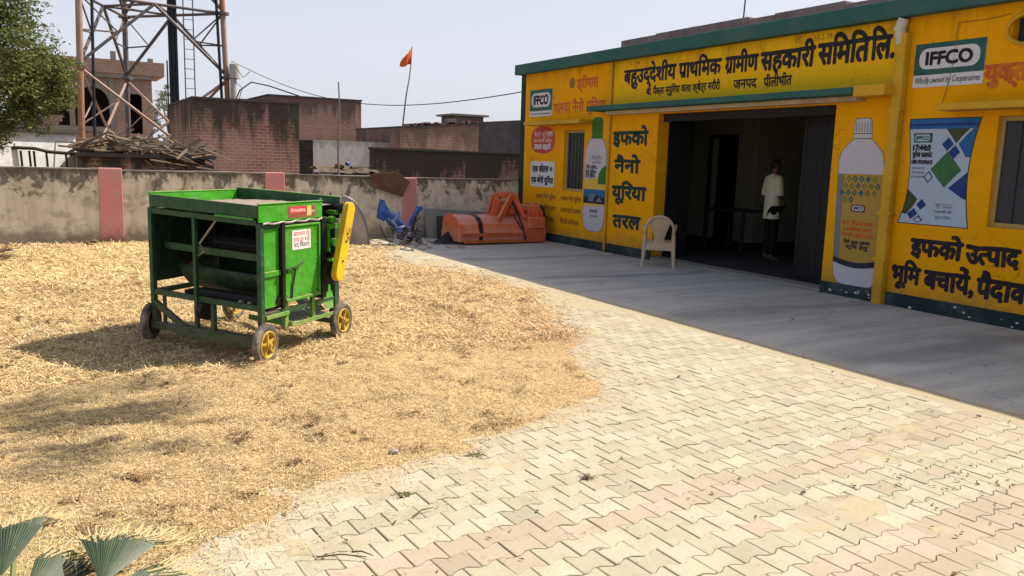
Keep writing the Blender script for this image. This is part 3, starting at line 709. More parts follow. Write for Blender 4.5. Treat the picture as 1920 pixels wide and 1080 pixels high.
# red oval and white notice
mb = MB(); poly(mb, [(14.17+.46*abs(math.cos(a))**.8*(1 if math.cos(a) > 0 else -1), 2.02+.265*abs(math.sin(a))**.8*(1 if math.sin(a) > 0 else -1)) for a in np.linspace(0, 2*math.pi, 40, endpoint=False)], WX, 0)
letter(mb, line('नैनो यूिरया'), WX-.0015, 14.50, 13.84, 2.08, 2.16, mi=1, bold=.005); letter(mb, line('लाभ'), WX-.0015, 13.98, 13.80, 2.10, 2.18, mi=2, bold=.006)
letter(mb, line('कम लागत अिधक'), WX-.0015, 14.52, 13.82, 1.975, 2.035, mi=1, bold=.004); letter(mb, line('उपज बढ़ाये'), WX-.0015, 14.50, 13.86, 1.84, 1.93, mi=2, bold=.006)
mb.build('oval_notice', [M['red_paint'], M['pink_paint'], M['white_paint']], BLD, recalc=False)
mb = MB(); poly(mb, rrect(13.69, 14.60, 1.09, 1.60, .03), WX, 0)
letter(mb, line('एक बोतल ='), WX-.0015, 14.54, 13.78, 1.39, 1.50, mi=1, bold=.009); letter(mb, line('एक बोरी यूिरया'), WX-.0015, 14.57, 13.73, 1.17, 1.27, mi=1, bold=.008)
mb.build('white_notice', [M['white_paint'], M['label_navy']], BLD, recalc=False)

# left bottle mural (green cap)
def sym(pts): return pts + [(-a, z) for a, z in reversed(pts)]
def place(pts, cy, lean=0): return [(cy - a + lean*z, z) for a, z in pts]
mb = MB(); cy = 12.31
body = sym([(.27, .40), (.30, .45), (.335, .60), (.335, 1.68), (.31, 1.85), (.24, 1.98), (.17, 2.04)])
body = [(a, z) for a, z in body]; 
out = sym([(.10, .345), (.22, .36), (.30, .44), (.345, .60), (.345, 1.69), (.32, 1.86), (.25, 1.99), (.17, 2.05)])
poly(mb, place(out, cy), WX, 1)
poly(mb, place(sym([(.10, .355), (.21, .37), (.29, .45), (.335, .60), (.335, 1.68), (.31, 1.85), (.24, 1.98), (.16, 2.04)]), cy), WX-.0012, 0)
poly(mb, place(sym([(.17, 2.035), (.17, 2.34), (.13, 2.40), (.06, 2.42)]), cy-.02), WX-.0012, 2)
poly(mb, place([(-.335, .86), (.335, .86), (.335, 1.12), (-.335, 1.12)], cy), WX-.0024, 3)      # field picture
poly(mb, place([(-.335, .86), (.335, .86), (.335, .97), (.1, 1.02), (-.1, .95), (-.335, 1.0)], cy), WX-.0032, 6)
poly(mb, place([(-.20, .90), (-.02, .90), (.04, 1.03), (-.1, 1.05)], cy), WX-.0038, 5); poly(mb, place([(.05, .9), (.25, .9), (.18, 1.0)], cy), WX-.0038, 5)
poly(mb, place([(-.335, .80), (.335, .83), (.335, .86), (-.335, .86)], cy), WX-.0024, 4)
poly(mb, place([(-.335, 1.12), (.335, 1.12), (.335, 1.34), (-.335, 1.30)], cy), WX-.0024, 4)
poly(mb, place([(.10, 1.22), (.335, 1.22), (.335, 1.56), (.2, 1.5), (.12, 1.4)], cy), WX-.0034, 2)
for z, a, b_ in ((1.52, -.28, .05), (1.43, -.30, .04), (1.36, -.30, -.0)): letter(mb, line('नैनो यूिरया'), WX-.004, cy-a, cy-b_, z-.03, z+.025, mi=7, bold=.003)
letter(mb, line('नैनो यूिरया'), WX-.004, cy+.12, cy-.18, 1.66, 1.72, mi=8); letter(mb, line('तरल तरल'), WX-.004, cy+.12, cy-.18, 1.58, 1.63, mi=8)
letter(mb, line('इफको'), WX-.004, cy+.12, cy-.14, .70, .745, mi=8, bold=.003); letter(mb, line('तरल नैनो'), WX-.004, cy+.12, cy-.14, .61, .65, mi=8)
mb.build('bottle_mural', [M['bottle_white'], M['bottle_grey'], M['bottle_green'], M['label_blue'], M['label_yellow'], M['label_grey'], M['label_navy'], M['ink_green'], M['bottle_grey']], BLD, recalc=False)

# right bottle mural (ochre label)
mb = MB(); L = .037; cy = 6.63
P_ = lambda pts: place(pts, cy, L)
poly(mb, P_(sym([(.12, .16), (.25, .185), (.315, .27), (.33, .42), (.33, 1.70), (.30, 1.83), (.20, 1.93), (.135, 1.985), (.135, 2.06), (.125, 2.20), (.10, 2.24)])), WX, 1)
poly(mb, P_(sym([(.12, .17), (.245, .195), (.307, .275), (.322, .42), (.322, 1.70), (.292, 1.825), (.195, 1.922), (.128, 1.98), (.128, 2.055), (.118, 2.19), (.095, 2.23)])), WX-.0012, 0)
for k in range(6): a = -.10+.04*k; poly(mb, P_([(a, 2.07), (a+.010, 2.07), (a+.009, 2.19), (a, 2.19)]), WX-.0024, 1)
for z in (2.045, 1.985): poly(mb, P_([(-.128, z), (.128, z), (.128, z+.012), (-.128, z+.012)]), WX-.0026, 1)
poly(mb, P_([(-.322, .52)] + [(-.322+.644*k/10, .52-.05*math.sin(math.pi*k/10)) for k in range(1, 10)] + [(.322, .52), (.322, 1.56), (-.322, 1.56)]), WX-.0024, 2)
poly(mb, P_([(-.322, .52), (-.24, .50), (-.24, 1.56), (-.322, 1.56)]), WX-.0032, 3)
poly(mb, P_([(-.322, .52)] + [(-.322+.644*k/10, .52-.05*math.sin(math.pi*k/10)) for k in range(1, 11)] + [(-.322+.644*k/10, .45-.05*math.sin(math.pi*k/10)) for k in range(10, -1, -1)]), WX-.0036, 4)
random.seed(3)
for r_ in range(5):
    for c in range(7 - abs(r_-1)):
        a = -.25+.093*c+(.046 if r_ % 2 else 0); z = 1.50-.085*r_
        if a > .29 or (r_ > 2 and 1 < c < 5) or (r_ == 4 and c < 5): continue
        s_ = .04; poly(mb, P_([(a, z-s_*1.15), (a+s_, z), (a, z+s_*1.15), (a-s_, z)]), WX-.0042-.0001*c, random.choice([5, 6, 7, 6, 5]))
        if random.random() < .6: poly(mb, P_([(a-.012, z-.02), (a+.015, z-.005), (a+.002, z+.022)]), WX-.0056, 2)
poly(mb, P_(rrect(-.10, .10, 1.095, 1.185, .03)), WX-.0042, 4); poly(mb, P_(rrect(-.085, .085, 1.108, 1.172, .028)), WX-.0054, 0)
letter(mb, glyphs('IFFCO'), WX-.0066, cy+.06+L*1.1, cy-.065+L*1.1, 1.12, 1.16, mi=4, ref='H', bold=.002)
for z, w, t_, m_ in ((.95, .24, 'नैनो डीएपी तरल', 8), (.875, .22, 'सागिरका तरल', 8), (.80, .24, 'नैनो डीएपी', 8), (.715, .2, 'नैनो तरल उवरक', 4), (.655, .17, 'कृिष हेतु', 4)):
    letter(mb, line(t_), WX-.0044, cy+w*.9+L*z, cy-w+L*z, z-.016, z+.022, mi=m_, bold=.003)
mb.build('bottle_mural', [M['bottle_white'], M['bottle_grey'], M['label_ochre'], M['label_grey'], M['label_navy'], M['label_teal'], M['label_olive'], M['label_brown'], M['ink_orange']], BLD, recalc=False)

# fertiliser bag mural; s runs left to right 0..1 between the curved edges, z absolute
mb = MB()
def bag_edge(z):
    q = (z-1.02)/1.18; c = .055*math.sin(math.pi*min(max(q*1.1, 0), 1))
    return 6.075-c+(.0 if q > .15 else (.15-q)*.25), 5.275+c*.6+(.10*(1-q)*q*1.2) - (0 if q < .85 else (q-.85)*.1)
def B(s, z): a, c = bag_edge(z); return (a+(c-a)*s, z)
def bagpoly(pts, X, mi, sub=6):
    out = []
    for (s0, z0), (s1, z1) in zip(pts, pts[1:]+pts[:1]):
        for k in range(sub): out.append(B(s0+(s1-s0)*k/sub, z0+(z1-z0)*k/sub))
    poly(mb, out, X, mi)
bagpoly([(-.015, 1.01), (1.015, 1.01), (1.015, 2.21), (-.015, 2.21)], WX, 1, 14)
bagpoly([(0, 1.02), (1, 1.02), (1, 2.2), (0, 2.2)], WX-.0012, 0, 14)
bagpoly([(0, 2.09), (1, 2.09), (1, 2.2), (0, 2.2)], WX-.0024, 2); bagpoly([(0, 2.125), (1, 2.125), (1, 2.15), (0, 2.15)], WX-.0032, 3)
bagpoly([(.56, 2.09), (.90, 2.09), (.74, 1.93)], WX-.0024, 5); bagpoly([(.78, 1.925), (.95, 2.09), (1, 2.09), (1, 1.78), (.93, 1.78)], WX-.0026, 2)
def dia(s, z, a, h, mi, X=WX-.0026): bagpoly([(s, z-h), (s+a, z), (s, z+h), (s-a, z)], X, mi, 2)
dia(.615, 1.92, .095, .075, 3); dia(.735, 1.835, .095, .075, 3); dia(.63, 1.64, .265, .20, 4)
dia(.34, 1.555, .085, .07, 3); dia(.34, 1.555, .06, .05, 0, WX-.0036)
bagpoly([(1, 1.62), (.70, 1.44), (.95, 1.33), (1, 1.32)], WX-.0024, 3)
bagpoly([(0, 1.41), (.20, 1.30), (.07, 1.12), (0, 1.13)], WX-.0026, 5); dia(.28, 1.24, .085, .065, 3); dia(.17, 1.13, .085, .065, 3)
bagpoly([(.21, 1.06), (.28, 1.12), (.36, 1.06), (.30, 1.03)], WX-.0026, 3); bagpoly([(.235, 1.06), (.28, 1.10), (.335, 1.06), (.295, 1.04)], WX-.0036, 0)
bagpoly([(.06, 1.94), (.36, 1.94), (.36, 2.045), (.06, 2.045)], WX-.0026, 6); poly(mb, rrect(5.815, 6.00, 1.955, 2.03, .03), WX-.0036, 0)
letter(mb, glyphs('IFFCO'), WX-.0048, 5.985, 5.83, 1.972, 2.012, mi=6, ref='H', bold=.003)
letter(mb, glyphs('17:44:0'), WX-.003, 6.01, 5.80, 1.855, 1.915, mi=7, ref='H', bold=.006)
letter(mb, line('यूिरया फासफेट'), WX-.003, 6.01, 5.77, 1.775, 1.825, mi=7, bold=.003); letter(mb, glyphs('UREA PHOSPHATE'), WX-.003, 6.01, 5.76, 1.70, 1.74, mi=7, ref='H', bold=.003)
for z in (1.64, 1.59, 1.54): letter(mb, line('पूरी तरह घुलनशील'), WX-.003, 6.00, 5.84, z, z+.02, mi=3)
for z, t_ in ((1.21, 'नैट वजन'), (1.15, 'पानी में'), (1.09, 'घुलनशील')): letter(mb, line(t_), WX-.003, 5.66, 5.47, z, z+.03, mi=3)
for (s0, s1, z0, z1) in ((.50, .80, 1.255, 1.26), (.50, .80, 1.175, 1.18)): bagpoly([(s0, z0), (s1, z0), (s1, z1), (s0, z1)], WX-.003, 3, 2)
mb.build('bag_mural', [M['bag_base'], M['label_navy'], M['bag_blue'], M['bag_navy'], M['bag_leaf'], M['bag_dark'], M['logo_green'], M['ink']], BLD, recalc=False)

# ------------------------------------------------------------------ boundary wall
t = NT('stained_boundary_plaster', .9, 0, .12); x_, y_, z_ = t.sep(t.pos)
n = t.noise(1.6, 7, .62); f = t.noise(26, 4, .6)
col = t.mix(n, (.48, .43, .34), (.84, .78, .66))
col = t.mix(t.ramp(t.noise(1, 6, .62, t.map(t.pos, (7, 7, .9))), [(.46, 0), (.66, .5)]), col, (.36, .29, .19))
col = t.mix(t.ramp(t.noise(2.7, 7, .72, t.map(t.pos, (1, 1, 1.3), loc=(7, 3, 2)), .3), [(.50, 0), (.60, .6)]), col, (.30, .255, .19))
blot = t.math('ADD', t.math('MULTIPLY', t.noise(1, 7, .68, t.map(t.pos, (4.6, 4.6, 3.2), loc=(2, 0, 5)), .5), 1.5), t.math('MULTIPLY', t.math('SUBTRACT', z_, 1.0), .55))
col = t.mix(t.ramp(blot, [(.73, 0), (.84, .75)]), col, (.055, .047, .036))
drip = t.math('SUBTRACT', t.math('MULTIPLY', t.noise(1, 7, .72, t.map(t.pos, (10, 10, 2.2))), 1.75), t.math('MULTIPLY', t.math('SUBTRACT', 1.25, z_), 1.9))
col = t.mix(t.ramp(drip, [(.58, 0), (.82, .75)]), col, (.085, .073, .055))
col = t.mix(t.ramp(t.math('SUBTRACT', t.math('MULTIPLY', t.noise(3.5, 6, .65), .75), z_), [(.05, 0), (.25, .65)]), col, (.13, .10, .07))
t.color(col); t.bump(t.math('ADD', f, n), .45, .01); M['bwall'] = t.mat
M['coping'] = simple('weathered_coping', (.27, .24, .21), .95, scale=3, var=.4, dirt=(.06, .055, .05), dirt_amt=.8)
t = NT('faded_pink_paint', .85, 0, .2); n = t.noise(3, 6, .65); col = t.mix(n, (.50, .185, .185), (.68, .31, .30))
col = t.mix(t.ramp(t.noise(6, 6, .7), [(.55, 0), (.66, .8)]), col, (.36, .30, .26)); x_, y_, z_ = t.sep(t.pos)
col = t.mix(t.ramp(t.math('SUBTRACT', t.math('MULTIPLY', t.noise(4, 5), .6), z_), [(.05, 0), (.25, .75)]), col, (.12, .085, .075))
t.color(col); t.bump(n, .3, .01); M['pillar_pink'] = t.mat
BW = empty('boundary_wall', (2, 15.42, 0), 'low stained plaster boundary wall with faded pink pillars behind the machines', 'wall')
wy = lambda x: 15.52-.05*x
def wbox(mb, x0, x1, d0, d1, z0, z1, tilt=0):
    y0, y1 = wy(x0), wy(x1); c0, c1 = (z1, z1) if not isinstance(z1, tuple) else z1
    mb.add([(x0, y0+d0, z0), (x1, y1+d0, z0), (x1, y1+d1, z0), (x0, y0+d1, z0), (x0, y0+d0, c0), (x1, y1+d0, c1), (x1, y1+d1, c1), (x0, y0+d1, c0)],
           [(0,3,2,1),(4,5,6,7),(0,1,5,4),(1,2,6,5),(2,3,7,6),(3,0,4,7)])
mb = MB(); wbox(mb, -9, .74, 0, .15, -.08, 1.235); wbox(mb, 1.105, 3.47, 0, .15, -.08, 1.215); wbox(mb, 3.82, 6.12, 0, .15, -.08, 1.20); wbox(mb, 6.40, 8.69, 0, .15, -.08, 1.18)
mb.build('wall_panel', M['bwall'], BW)
mb = MB(); random.seed(12)
for a, c, z in ((-9, .74, 1.235), (1.105, 3.47, 1.215), (3.82, 6.12, 1.20), (6.40, 8.69, 1.18)):
    x = a
    while x < c-.01:
        w = min(random.uniform(.25, .7), c-x); wbox(mb, x, x+w, -.012-random.uniform(0, .008), .165, z+.001, z+.022+random.uniform(0, .014)); x += w
mb.build('coping', M['coping'], BW, bevel=.006)
for x0, x1, z1 in ((.74, 1.105, 1.27), (3.47, 3.82, 1.25), (6.12, 6.40, 1.20), (-4.3, -3.95, 1.27)):
    mb = MB(); wbox(mb, x0+.002, x1-.002, -.045, .19, -.08, z1); mb.build('pillar', M['pillar_pink'], BW, bevel=.012)

#PART2
# ------------------------------------------------------------------ green thresher
def machine_paint(name, c, dust, rough=.45):
    t = NT(name, rough, 0, .4); x, y, z = t.sep(t.pos); nrm = t.sep(t.geo.outputs['Normal'])[2]
    n = t.noise(3, 5, .6); f = t.noise(60, 3); col = t.mix(n, shade(c, .72), shade(c, 1.12))
    fade = t.ramp(t.noise(6.5, 6, .7, t.map(t.pos, loc=(3, 5, 1))), [(.50, 0), (.70, .45)]); col = t.mix(fade, col, tuple(v*.6+.10 for v in c))
    sc_ = t.ramp(t.noise(1, 3, .6, t.map(t.pos, (60, 60, 7), rot=(.3, .2, 0))), [(.66, 0), (.70, .55)]); col = t.mix(sc_, col, tuple(v*.5+.16 for v in c))
    low = t.math('SUBTRACT', t.math('MULTIPLY', t.noise(7, 6, .7), 1.15), t.math('MULTIPLY', z, 1.1)); col = t.mix(t.ramp(low, [(.08, 0), (.50, .75)]), col, dust)     # chaff dust near the ground
    settle = t.math('MULTIPLY', t.ramp(nrm, [(.55, 0), (.9, 1)]), t.ramp(t.noise(9, 5, .65), [(.3, .35), (.65, .95)])); col = t.mix(settle, col, dust)           # and lying on flat tops
    chip = t.ramp(t.noise(26, 5, .7), [(.665, 0), (.69, 1)]); col = t.mix(chip, col, (.10, .05, .025))
    run = t.ramp(t.noise(1, 5, .65, t.map(t.pos, (22, 22, 1.6))), [(.60, 0), (.74, .5)]); col = t.mix(run, col, (.12, .10, .04))
    t.color(col); t.rough(t.math('ADD', t.math('MULTIPLY', n, .3), rough-.1)); t.bump(t.math('ADD', t.math('MULTIPLY', t.noise(4.5, 2), 6), t.math('MULTIPLY', f, .25)), .55, .012); return t.mat
M['green'] = machine_paint('green_machine_paint', (.05, .31, .012), (.36, .29, .15))
M['green_dk'] = machine_paint('dark_green_with_shade', (.011, .070, .024), (.13, .105, .06), .5)  # frame's dark green; shade of hopper lip and back wall is painted in too
M['green_in_shade'] = machine_paint('inner_green_with_shade', (.006, .036, .014), (.07, .06, .035), .6)  # darkened copy: shade inside the open front is put into this colour
M['guard_yellow'] = simple('guard_yellow_paint', (.75, .50, .012), .45, scale=5, dirt=(.35, .2, .05), dirt_amt=.6, spec=.4)
M['rim_yellow'] = simple('rim_yellow_paint', (.50, .34, .05), .6, scale=9, dirt=(.22, .15, .08), dirt_amt=.95)
M['tyre'] = simple('dusty_tyre_rubber', (.09, .08, .068), .9, scale=10, var=.3, dirt=(.40, .33, .24), dirt_amt=.9)
M['black'] = simple('black_grease_metal', (.018, .018, .02), .5, .3, scale=9)
M['chaff'] = simple('grey_brown_chaff', (.30, .245, .185), .95, scale=12, var=.5, bump=.6)
M['steel'] = simple('worn_bright_steel', (.42, .38, .32), .5, .5, scale=12)
M['label_red'] = plain('label_red', (.55, .03, .05)); M['label_white'] = plain('label_white', (.72, .70, .67)); M['label_rust'] = plain('label_brown_red', (.22, .07, .035))
TO = Vector((.70, 7.33, 0)); Ta = Vector((.66, -1.13, 0)).normalized(); Tb = Vector((.82, .69, 0)).normalized(); TU, TV = 1.309, 1.071
TZ = .028
def L(u, v, z): return TO + Ta*u + Tb*v + Vector((0, 0, z + (.03*(1-u/TU)*min(1, max(z-.2, 0)/.8))))
TH = empty('thresher', TO + Ta*.65 + Tb*.53, 'green wheeled threshing machine with open front, top hopper and yellow belt guard standing on straw', 'thresher')
def lb(mb, u0, u1, v0, v1, z0, z1, mi=0): return mb.box(u0, u1, v0, v1, z0, z1, mi, L)
# frame
mb = MB(); w = .045
lb(mb, 0, w, 0, w, .335, 1.10); lb(mb, TU-w, TU, 0, w, .30, 1.075); lb(mb, 0, w, TV-w, TV, .24, 1.08); lb(mb, TU-.065, TU+.004, TV-.065, TV, .20, 1.05)
lb(mb, w, TU-w, .004, .036, .40, .445); lb(mb, w, TU-w, .002, .04, 1.055, 1.10)
lb(mb, TU-.04, TU-.002, w, TV-w, .345, .385); lb(mb, .002, .04, w, TV-w, .40, .44); lb(mb, w, TU-w, TV-.04, TV-.004, .34, .38)
lb(mb, TU-.042, TU-.004, w, TV-w, 1.03, 1.066); lb(mb, .004, .042, w, TV-w, 1.05, 1.09)
lb(mb, .555, .59, -.012, .022, .13, 1.06); lb(mb, .745, .785, -.008, .03, .13, .40)
lb(mb, .06, TU-.05, .12, .15, .765, .82)
mb.bar(L(.02, .02, .34), L(.52, -.02, .15), .035, .05)
mb.bar(L(.02, .0, .155), L(TU-.02, .0, .145), .05, .055); mb.bar(L(.36, .0, .15), L(TU-.03, .03, .15), .08, .085); mb.bar(L(.02, TV-.02, .155), L(TU-.01, TV-.02, .15), .045, .045)
mb.bar(L(.17, .01, .16), L(.17, .01, .40), .03, .03); mb.bar(L(.20, .5, .44), L(.20, .5, .64), .035, .035)
for u, v in ((0.02, .02), (TU-.025, .02), (.02, TV-.02), (TU-.02, TV-.02)): mb.bar(L(u, v, .14), L(u, v, .36), .04, .04)
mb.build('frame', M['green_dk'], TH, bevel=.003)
# side and inner sheets
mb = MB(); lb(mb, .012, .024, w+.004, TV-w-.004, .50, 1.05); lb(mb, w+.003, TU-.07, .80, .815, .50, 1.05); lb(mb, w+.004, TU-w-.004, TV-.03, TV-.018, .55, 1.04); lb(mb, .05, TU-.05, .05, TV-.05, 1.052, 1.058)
mb.build('inner_panel', M['green_in_shade'], TH)
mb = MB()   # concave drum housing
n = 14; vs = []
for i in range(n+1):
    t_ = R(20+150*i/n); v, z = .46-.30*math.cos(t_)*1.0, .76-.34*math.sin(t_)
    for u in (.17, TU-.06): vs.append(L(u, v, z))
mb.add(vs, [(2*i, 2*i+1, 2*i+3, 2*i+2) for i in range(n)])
o = mb.build('drum_housing', M['green_in_shade'], TH, smooth=True); md = o.modifiers.new('thick', 'SOLIDIFY'); md.thickness = .012
mb = MB(); mb.tube(L(.12, .55, .82), L(TU-.05, .55, .82), .10, n=20); mb.tube(L(.62, .20, .865), L(TU-.05, .20, .865), .016, n=8)
for k in range(10):
    a = 2*math.pi*k/10
    for u in np.linspace(.2, 1.2, 7): c = L(u+.05*(k % 2), .55, .82); d = Tb*math.cos(a)+Vector((0, 0, math.sin(a))); mb.tube(c+d*.095, c+d*.145, .009, n=5)
mb.build('threshing_drum', M['black'], TH)
mb = MB(); lb(mb, TU-.032, TU-.020, w+.004, .245, .415, 1.028); lb(mb, TU-.036, TU-.004, w+.004, .25, .66, .70)
mb.build('side_panel', M['green'], TH, bevel=.003)
mb = MB(); lb(mb, TU-.004, TU+.010, .295, .735, .465, 1.028); lb(mb, TU-.002, TU+.028, .29, .76, .440, .462); lb(mb, TU-.004, TU+.022, .285, .765, 1.031, 1.046); lb(mb, TU-.006, TU+.024, .738, .762, .465, 1.028)
for v_ in (.315, .46, .60, .72):
    for z_ in (.49, 1.008): mb.tube(L(TU+.008, v_, z_), L(TU+.016, v_, z_), .008, n=6)
for z_ in (.62, .75, .88): mb.tube(L(TU+.008, .72, z_), L(TU+.016, .72, z_), .008, n=6)
SP = mb.build('side_panel', M['green'], TH, bevel=.003)
mb = MB(); lb(mb, TU-.03, TU+.016, .25, .285, .40, 1.06); lb(mb, TU-.03, TU+.012, .80, .86, .40, 1.08)
lb(mb, TU+.0, TU+.03, .245, .305, .668, .70); mb.path([L(TU+.02, .30, .70), L(TU+.03, .36, .71), L(TU+.025, .41, .69), L(TU+.02, .37, .55), L(TU+.02, .36, .45)], .007, 6)
mb.path([L(TU+.03, .36, .705), L(TU+.035, .50, .74)], .006, 6)
mb.build('door_latch', M['black'], TH)
mb = MB(); mb.path([L(TU+.012, .02+.06*k, 1.072+.006*math.sin(k*2)) for k in range(14)], .008, 6); mb.path([L(.76, .10, 1.08), L(.60, .03, .86), L(.66, .02, .80), L(.58, .02, .76)], .009, 6)
mb.build('hinge_rod', M['steel'], TH)
# warning label
def lquad(mb, v0, v1, z0, z1, u, mi): mb.add([L(u, v0, z0), L(u, v1, z0), L(u, v1, z1), L(u, v0, z1)], [(0, 1, 2, 3)], mi)
def llet(mb, geo, u, v0, v1, z0, z1, mi, ref='प'):
    V, Fc = geo; x0, x1 = V[:, 0].min(), V[:, 0].max(); r0, r1 = refh(ref)
    mb.add([L(u, v0+(v1-v0)*(x-x0)/(x1-x0), z0+(z1-z0)*(y-r0)/(r1-r0)) for x, y in V], Fc, mi)
mb = MB(); lquad(mb, .385, .635, .845, 1.0, TU+.0115, 0)
for i, (z, t_, m_) in enumerate(((.952, 'सावधान रहे', 1), (.905, 'हाथ दूर रखे', 1), (.862, 'जय िकसान', 2))): llet(mb, line(t_), TU+.0125, .40, .62, z, z+.032, m_)
mb.build('warning_label', [M['label_white'], M['label_red'], M['label_navy']], SP, recalc=False)
# hopper
mb = MB()
lb(mb, .06, .073, -.03, TV-.02, 1.10, 1.222); lb(mb, TU+.002, TU+.015, -.03, .80, 1.085, 1.218)
lb(mb, .055, .077, -.035, TV-.022, 1.2225, 1.232); lb(mb, .055, TU+.04, TV-.021, TV+.012, 1.2405, 1.250); lb(mb, TU+.0, TU+.022, -.034, .802, 1.2185, 1.228)
lb(mb, TU-.02, TU+.0, .80, .815, 1.06, 1.24); lb(mb, .86, TU-.03, -.05, -.036, 1.10, 1.117)
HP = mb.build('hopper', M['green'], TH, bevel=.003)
mb = MB(); lb(mb, .074, TU+.0, -.035, -.022, 1.118, 1.213); mb.build('front_lip', M['green_dk'], HP, bevel=.003)  # darker green than the hopper sides, deepening the front shade by colour
mb = MB(); lb(mb, .06, TU+.02, TV-.018, TV-.004, 1.06, 1.240); mb.build('back_wall', M['green_dk'], HP, bevel=.003)  # shaded copy of the hopper green; the shade is in the colour
mb = MB(); nu, nv = 20, 14; vs = []
for j in range(nv+1):
    for i in range(nu+1):
        u, v = .08+(TU-.085)*i/nu, -.02+(TV-.0)*j/nv; vs.append(L(u, v, 1.135+.060*(i/nu)**.6*(1-.25*j/nv)+random.uniform(-.005, .006)))
mb.add(vs, [(j*(nu+1)+i, j*(nu+1)+i+1, (j+1)*(nu+1)+i+1, (j+1)*(nu+1)+i) for j in range(nv) for i in range(nu)]); mb.build('chaff_layer', M['chaff'], HP, recalc=False)
mb = MB(); lquad(mb, .33, .70, 1.098, 1.19, TU+.0165, 3); lquad(mb, .34, .565, 1.135, 1.192, TU+.0175, 1); lquad(mb, .58, .64, 1.11, 1.19, TU+.0172, 2)
V, Fc = glyphs('Annadata'); llet(mb, (V, Fc), TU+.0185, .36, .555, 1.148, 1.178, 0, 'H'); V, Fc = glyphs('Agro'); llet(mb, (V, Fc), TU+.0185, .60, .69, 1.135, 1.165, 0, 'H')
mb.build('maker_label', [M['label_white'], M['label_red'], M['label_yellow'], M['label_rust']], HP, recalc=False)
# drive side: pulleys, belt guard, small brackets
gu = TU+.115
mb = MB()
c0, c1, r_ = (.85, .615), (1.03, 1.155), .060
ang = math.atan2(c1[1]-c0[1], c1[0]-c0[0]); pts = []
for k in range(13): a = ang+math.pi/2+math.pi*k/12; pts.append((c0[0]+r_*math.cos(a), c0[1]+r_*math.sin(a)))
for k in range(13): a = ang-math.pi/2+math.pi*k/12; pts.append((c1[0]+r_*.95*math.cos(a), c1[1]+r_*.95*math.sin(a)))
mb.prism([L(gu, v, z) for v, z in pts], .062, Ta)
GD = mb.build('belt_guard', M['guard_yellow'], TH, bevel=.006)
mb = MB()
for f_ in (.2, .5, .62): v, z = c0[0]+(c1[0]-c0[0])*f_, c0[1]+(c1[1]-c0[1])*f_; mb.brk(); mb.tube(L(gu+.060, v, z), L(gu+.068, v, z), .009, n=8)
mb.pieces('guard_bolt', M['black'], GD)
mb = MB(); llet(mb, line('गित िदशा'), gu+.0632, .98, 1.06, .955, .985, 0); mb.brk(); llet(mb, line('सुरक्षा'), gu+.0632, .955, 1.03, .895, .925, 0); mb.pieces('guard_lettering', M['label_rust'], GD, recalc=False)
mb = MB(); mb.tube(L(TU-.1, 1.03, 1.15), L(gu, 1.03, 1.15), .045, n=14); mb.brk(); mb.tube(L(TU-.1, .85, .615), L(gu, .85, .615), .05, n=14); mb.tube(L(TU+.05, .85, .615), L(TU+.09, .85, .615), .10, n=18); mb.pieces('pulley', M['black'], TH)
mb = MB(); lb(mb, TU-.06, TU+.03, .88, 1.02, .98, 1.02); lb(mb, TU-.05, TU+.015, .885, .92, .44, .98); lb(mb, TU-.04, TU+.02, .93, 1.0, .70, .74); lb(mb, TU-.06, TU+.05, .95, 1.03, 1.10, 1.135)
mb.tube(L(TU, .93, 1.06), L(TU+.05, .93, 1.06), .03, n=10); mb.tube(L(TU, .97, .86), L(TU+.04, .97, .86), .035, n=10); mb.build('drive_bracket', M['green'], TH, bevel=.002)
mb = MB()
for z in (.62, .68, .76): mb.tube(L(TU-.02, .90, z), L(TU+.05, .90, z), .028, n=10)
mb.tube(L(TU-.3, .95, .68), L(TU-.02, .95, .68), .09, n=16); mb.build('drive_shaft', M['black'], TH)
# lower sieve, chute and engine bed
mb = MB(); lb(mb, .84, TU+.03, .36, .96, .232, .245); lb(mb, .84, TU+.03, .35, .362, .232, .275); lb(mb, TU+.018, TU+.03, .362, .96, .246, .262); lb(mb, TU-.05, TU-.005, .30, .345, .22, .44); lb(mb, TU-.03, TU+.004, .66, .70, .246, .44); lb(mb, TU-.02, TU+.012, .05, .34, .335, .365)
mb.add([L(TU-.02, .80, .435), L(TU-.02, 1.0, .435), L(TU+.012, .97, .29), L(TU+.012, .86, .29)], [(0, 1, 2, 3)]); mb.add([L(.90, .72, .45), L(.90, 1.0, .45), L(1.22, .98, .26), L(1.22, .74, .26)], [(0, 1, 2, 3)])
mb.build('grain_chute', M['green'], TH, bevel=.002)
mb = MB(); lb(mb, .3, TU-.06, .12, .30, .385, .45); mb.tube(L(.5, .16, .44), L(TU-.03, .16, .44), .05, n=12); mb.tube(L(TU-.14, .24, .46), L(TU+.0, .24, .46), .04, n=10); mb.tube(L(.62, .03, .335), L(.68, .03, .335), .075, n=16); lb(mb, .60, .69, .02, .09, .29, .36); mb.build('blower', M['black'], TH)
mb = MB()
for u in (.98, 1.08, 1.19): mb.brk(); mb.tube(L(u, .10, .43), L(u+.03, .10, .43), .018, n=8)
mb.brk(); mb.tube(L(.13, .42, .58), L(.155, .42, .58), .045, n=14); mb.pieces('bearing', M['steel'], TH)
mb = MB(); mb.tube(L(.09, .42, .58), L(.13, .42, .58), .05, n=14); mb.build('red_cap', M['label_red'], TH)
